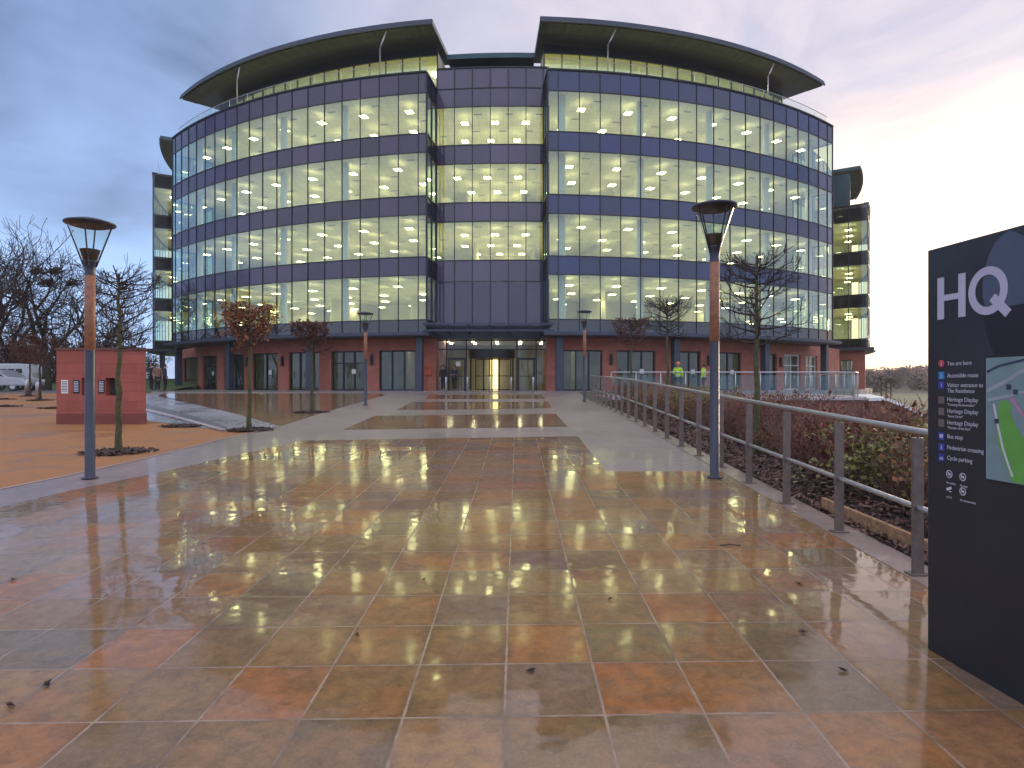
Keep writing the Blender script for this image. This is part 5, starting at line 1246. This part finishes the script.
    for s_ in (-1, 1): fb.box(s_*.032*k-.01, s_*.032*k+.01, -.112*k, -.09*k, 1.635*k, 1.647*k)
    fb.box(-.012*k, .012*k, -.125*k, -.09*k, 1.585*k, 1.625*k); fb.box(-.025*k, .025*k, -.108*k, -.085*k, 1.555*k, 1.563*k); fb.build('face_features', m_twig, t, inv=False)
    if band:
        bb = MB()
        for z in (1.0, 1.18): bb.lathe([(.192*k, z*k), (.192*k, (z+.05)*k)], 24)
        bb.v = [(x, y*.72, z) for x, y, z in bb.v]; bb.build('reflective_band', band, t, smooth=True, inv=False)
    return t
m_dark = mat('dark_clothes', (.018, .018, .022), .85); m_navy = mat('navy_clothes', (.03, .035, .06), .85); m_tan = mat('tan_coat', (.24, .13, .085), .85)
m_hiv = mat('lime_hi_vis', (.42, .72, .03), .6, var=.12, scale=4); m_helm = mat('orange_hard_hat', (.75, .17, .06), .35); m_hair = mat('dark_hair', (.02, .014, .01), .7)
person((Wx(443.2, 43.2), 43.2, BZ+.006), .4, 'slim figure in dark clothes left of the notice at the entrance glass', m_dark, m_dark, m_hair, 0, h=1.72)
person((Wx(454.3, 43.0), 43.0, BZ+.006), -.5, 'broader figure in dark clothes below the paper notice at the entrance', m_navy, m_dark, m_hair, 2, h=1.7)
person((Wx(678, 38.6), 38.6, TZ-.02+.02), 2.6, 'person in lime hi vis jacket and orange hard hat behind the terrace glass', m_hiv, m_navy, m_hair, 1, hat=m_helm, h=1.86, band=m_steel)
person((Wx(703.5, 38.4), 38.4, TZ-.02+.02), -2.2, 'person in lime hi vis jacket partly behind the right lamp pole', m_hiv, m_navy, m_hair, 0, h=1.78, band=m_steel)
person((Wx(157.5, 39.3), 39.3, BZ+.004), .8, 'person in tan coat by the far left columns of the building', m_tan, m_dark, m_hair, 0, h=1.7, skirt=True)
person((Wx(151.5, 39.9), 39.9, BZ+.004), -.6, 'person in dark coat beside the tan coated one and the red block', m_dark, m_dark, m_hair, 2, h=1.76, skirt=True)
person((Wx(165, 40.2), 40.2, BZ+.004), 2.0, 'person in navy coat right of the tan coated one by the column', m_navy, m_dark, m_hair, 3, h=1.72, skirt=True)

# bare trees behind the viewer: the facade mirrors them in its lower bands
for i, (x, y, k, sc) in enumerate(((-10, -16, 0, .9), (3, -24, 2, 1.0), (17, -18, 0, .8))):
    t = copy_tree(protos[k]); t.location = (x, y, H(x, y)); t.scale = (sc,)*3; t.rotation_euler = (0, 0, 1+i*2); t['label'] = ['bare tree mirrored in the glass of the left wing', 'bare tree mirrored in the glass beside the entrance', 'bare tree mirrored in the glass of the right wing'][i]; t['group'] = 'trees mirrored in the facade'

# ------------------------------------------------------------------ air
b = MB(); b.box(-905, 905, -125, 905, -4, 27)
hzm = bpy.data.materials.new('haze'); hzm.use_nodes = True; nt = hzm.node_tree; nt.nodes.clear()
o = N(nt, 'ShaderNodeOutputMaterial'); pv = N(nt, 'ShaderNodeVolumePrincipled'); pv.inputs['Color'].default_value = (.95, .9, .88, 1); pv.inputs['Density'].default_value = .0005
nt.links.new(pv.outputs[0], o.inputs['Volume']); tag(b.build('haze', hzm), kind='stuff')
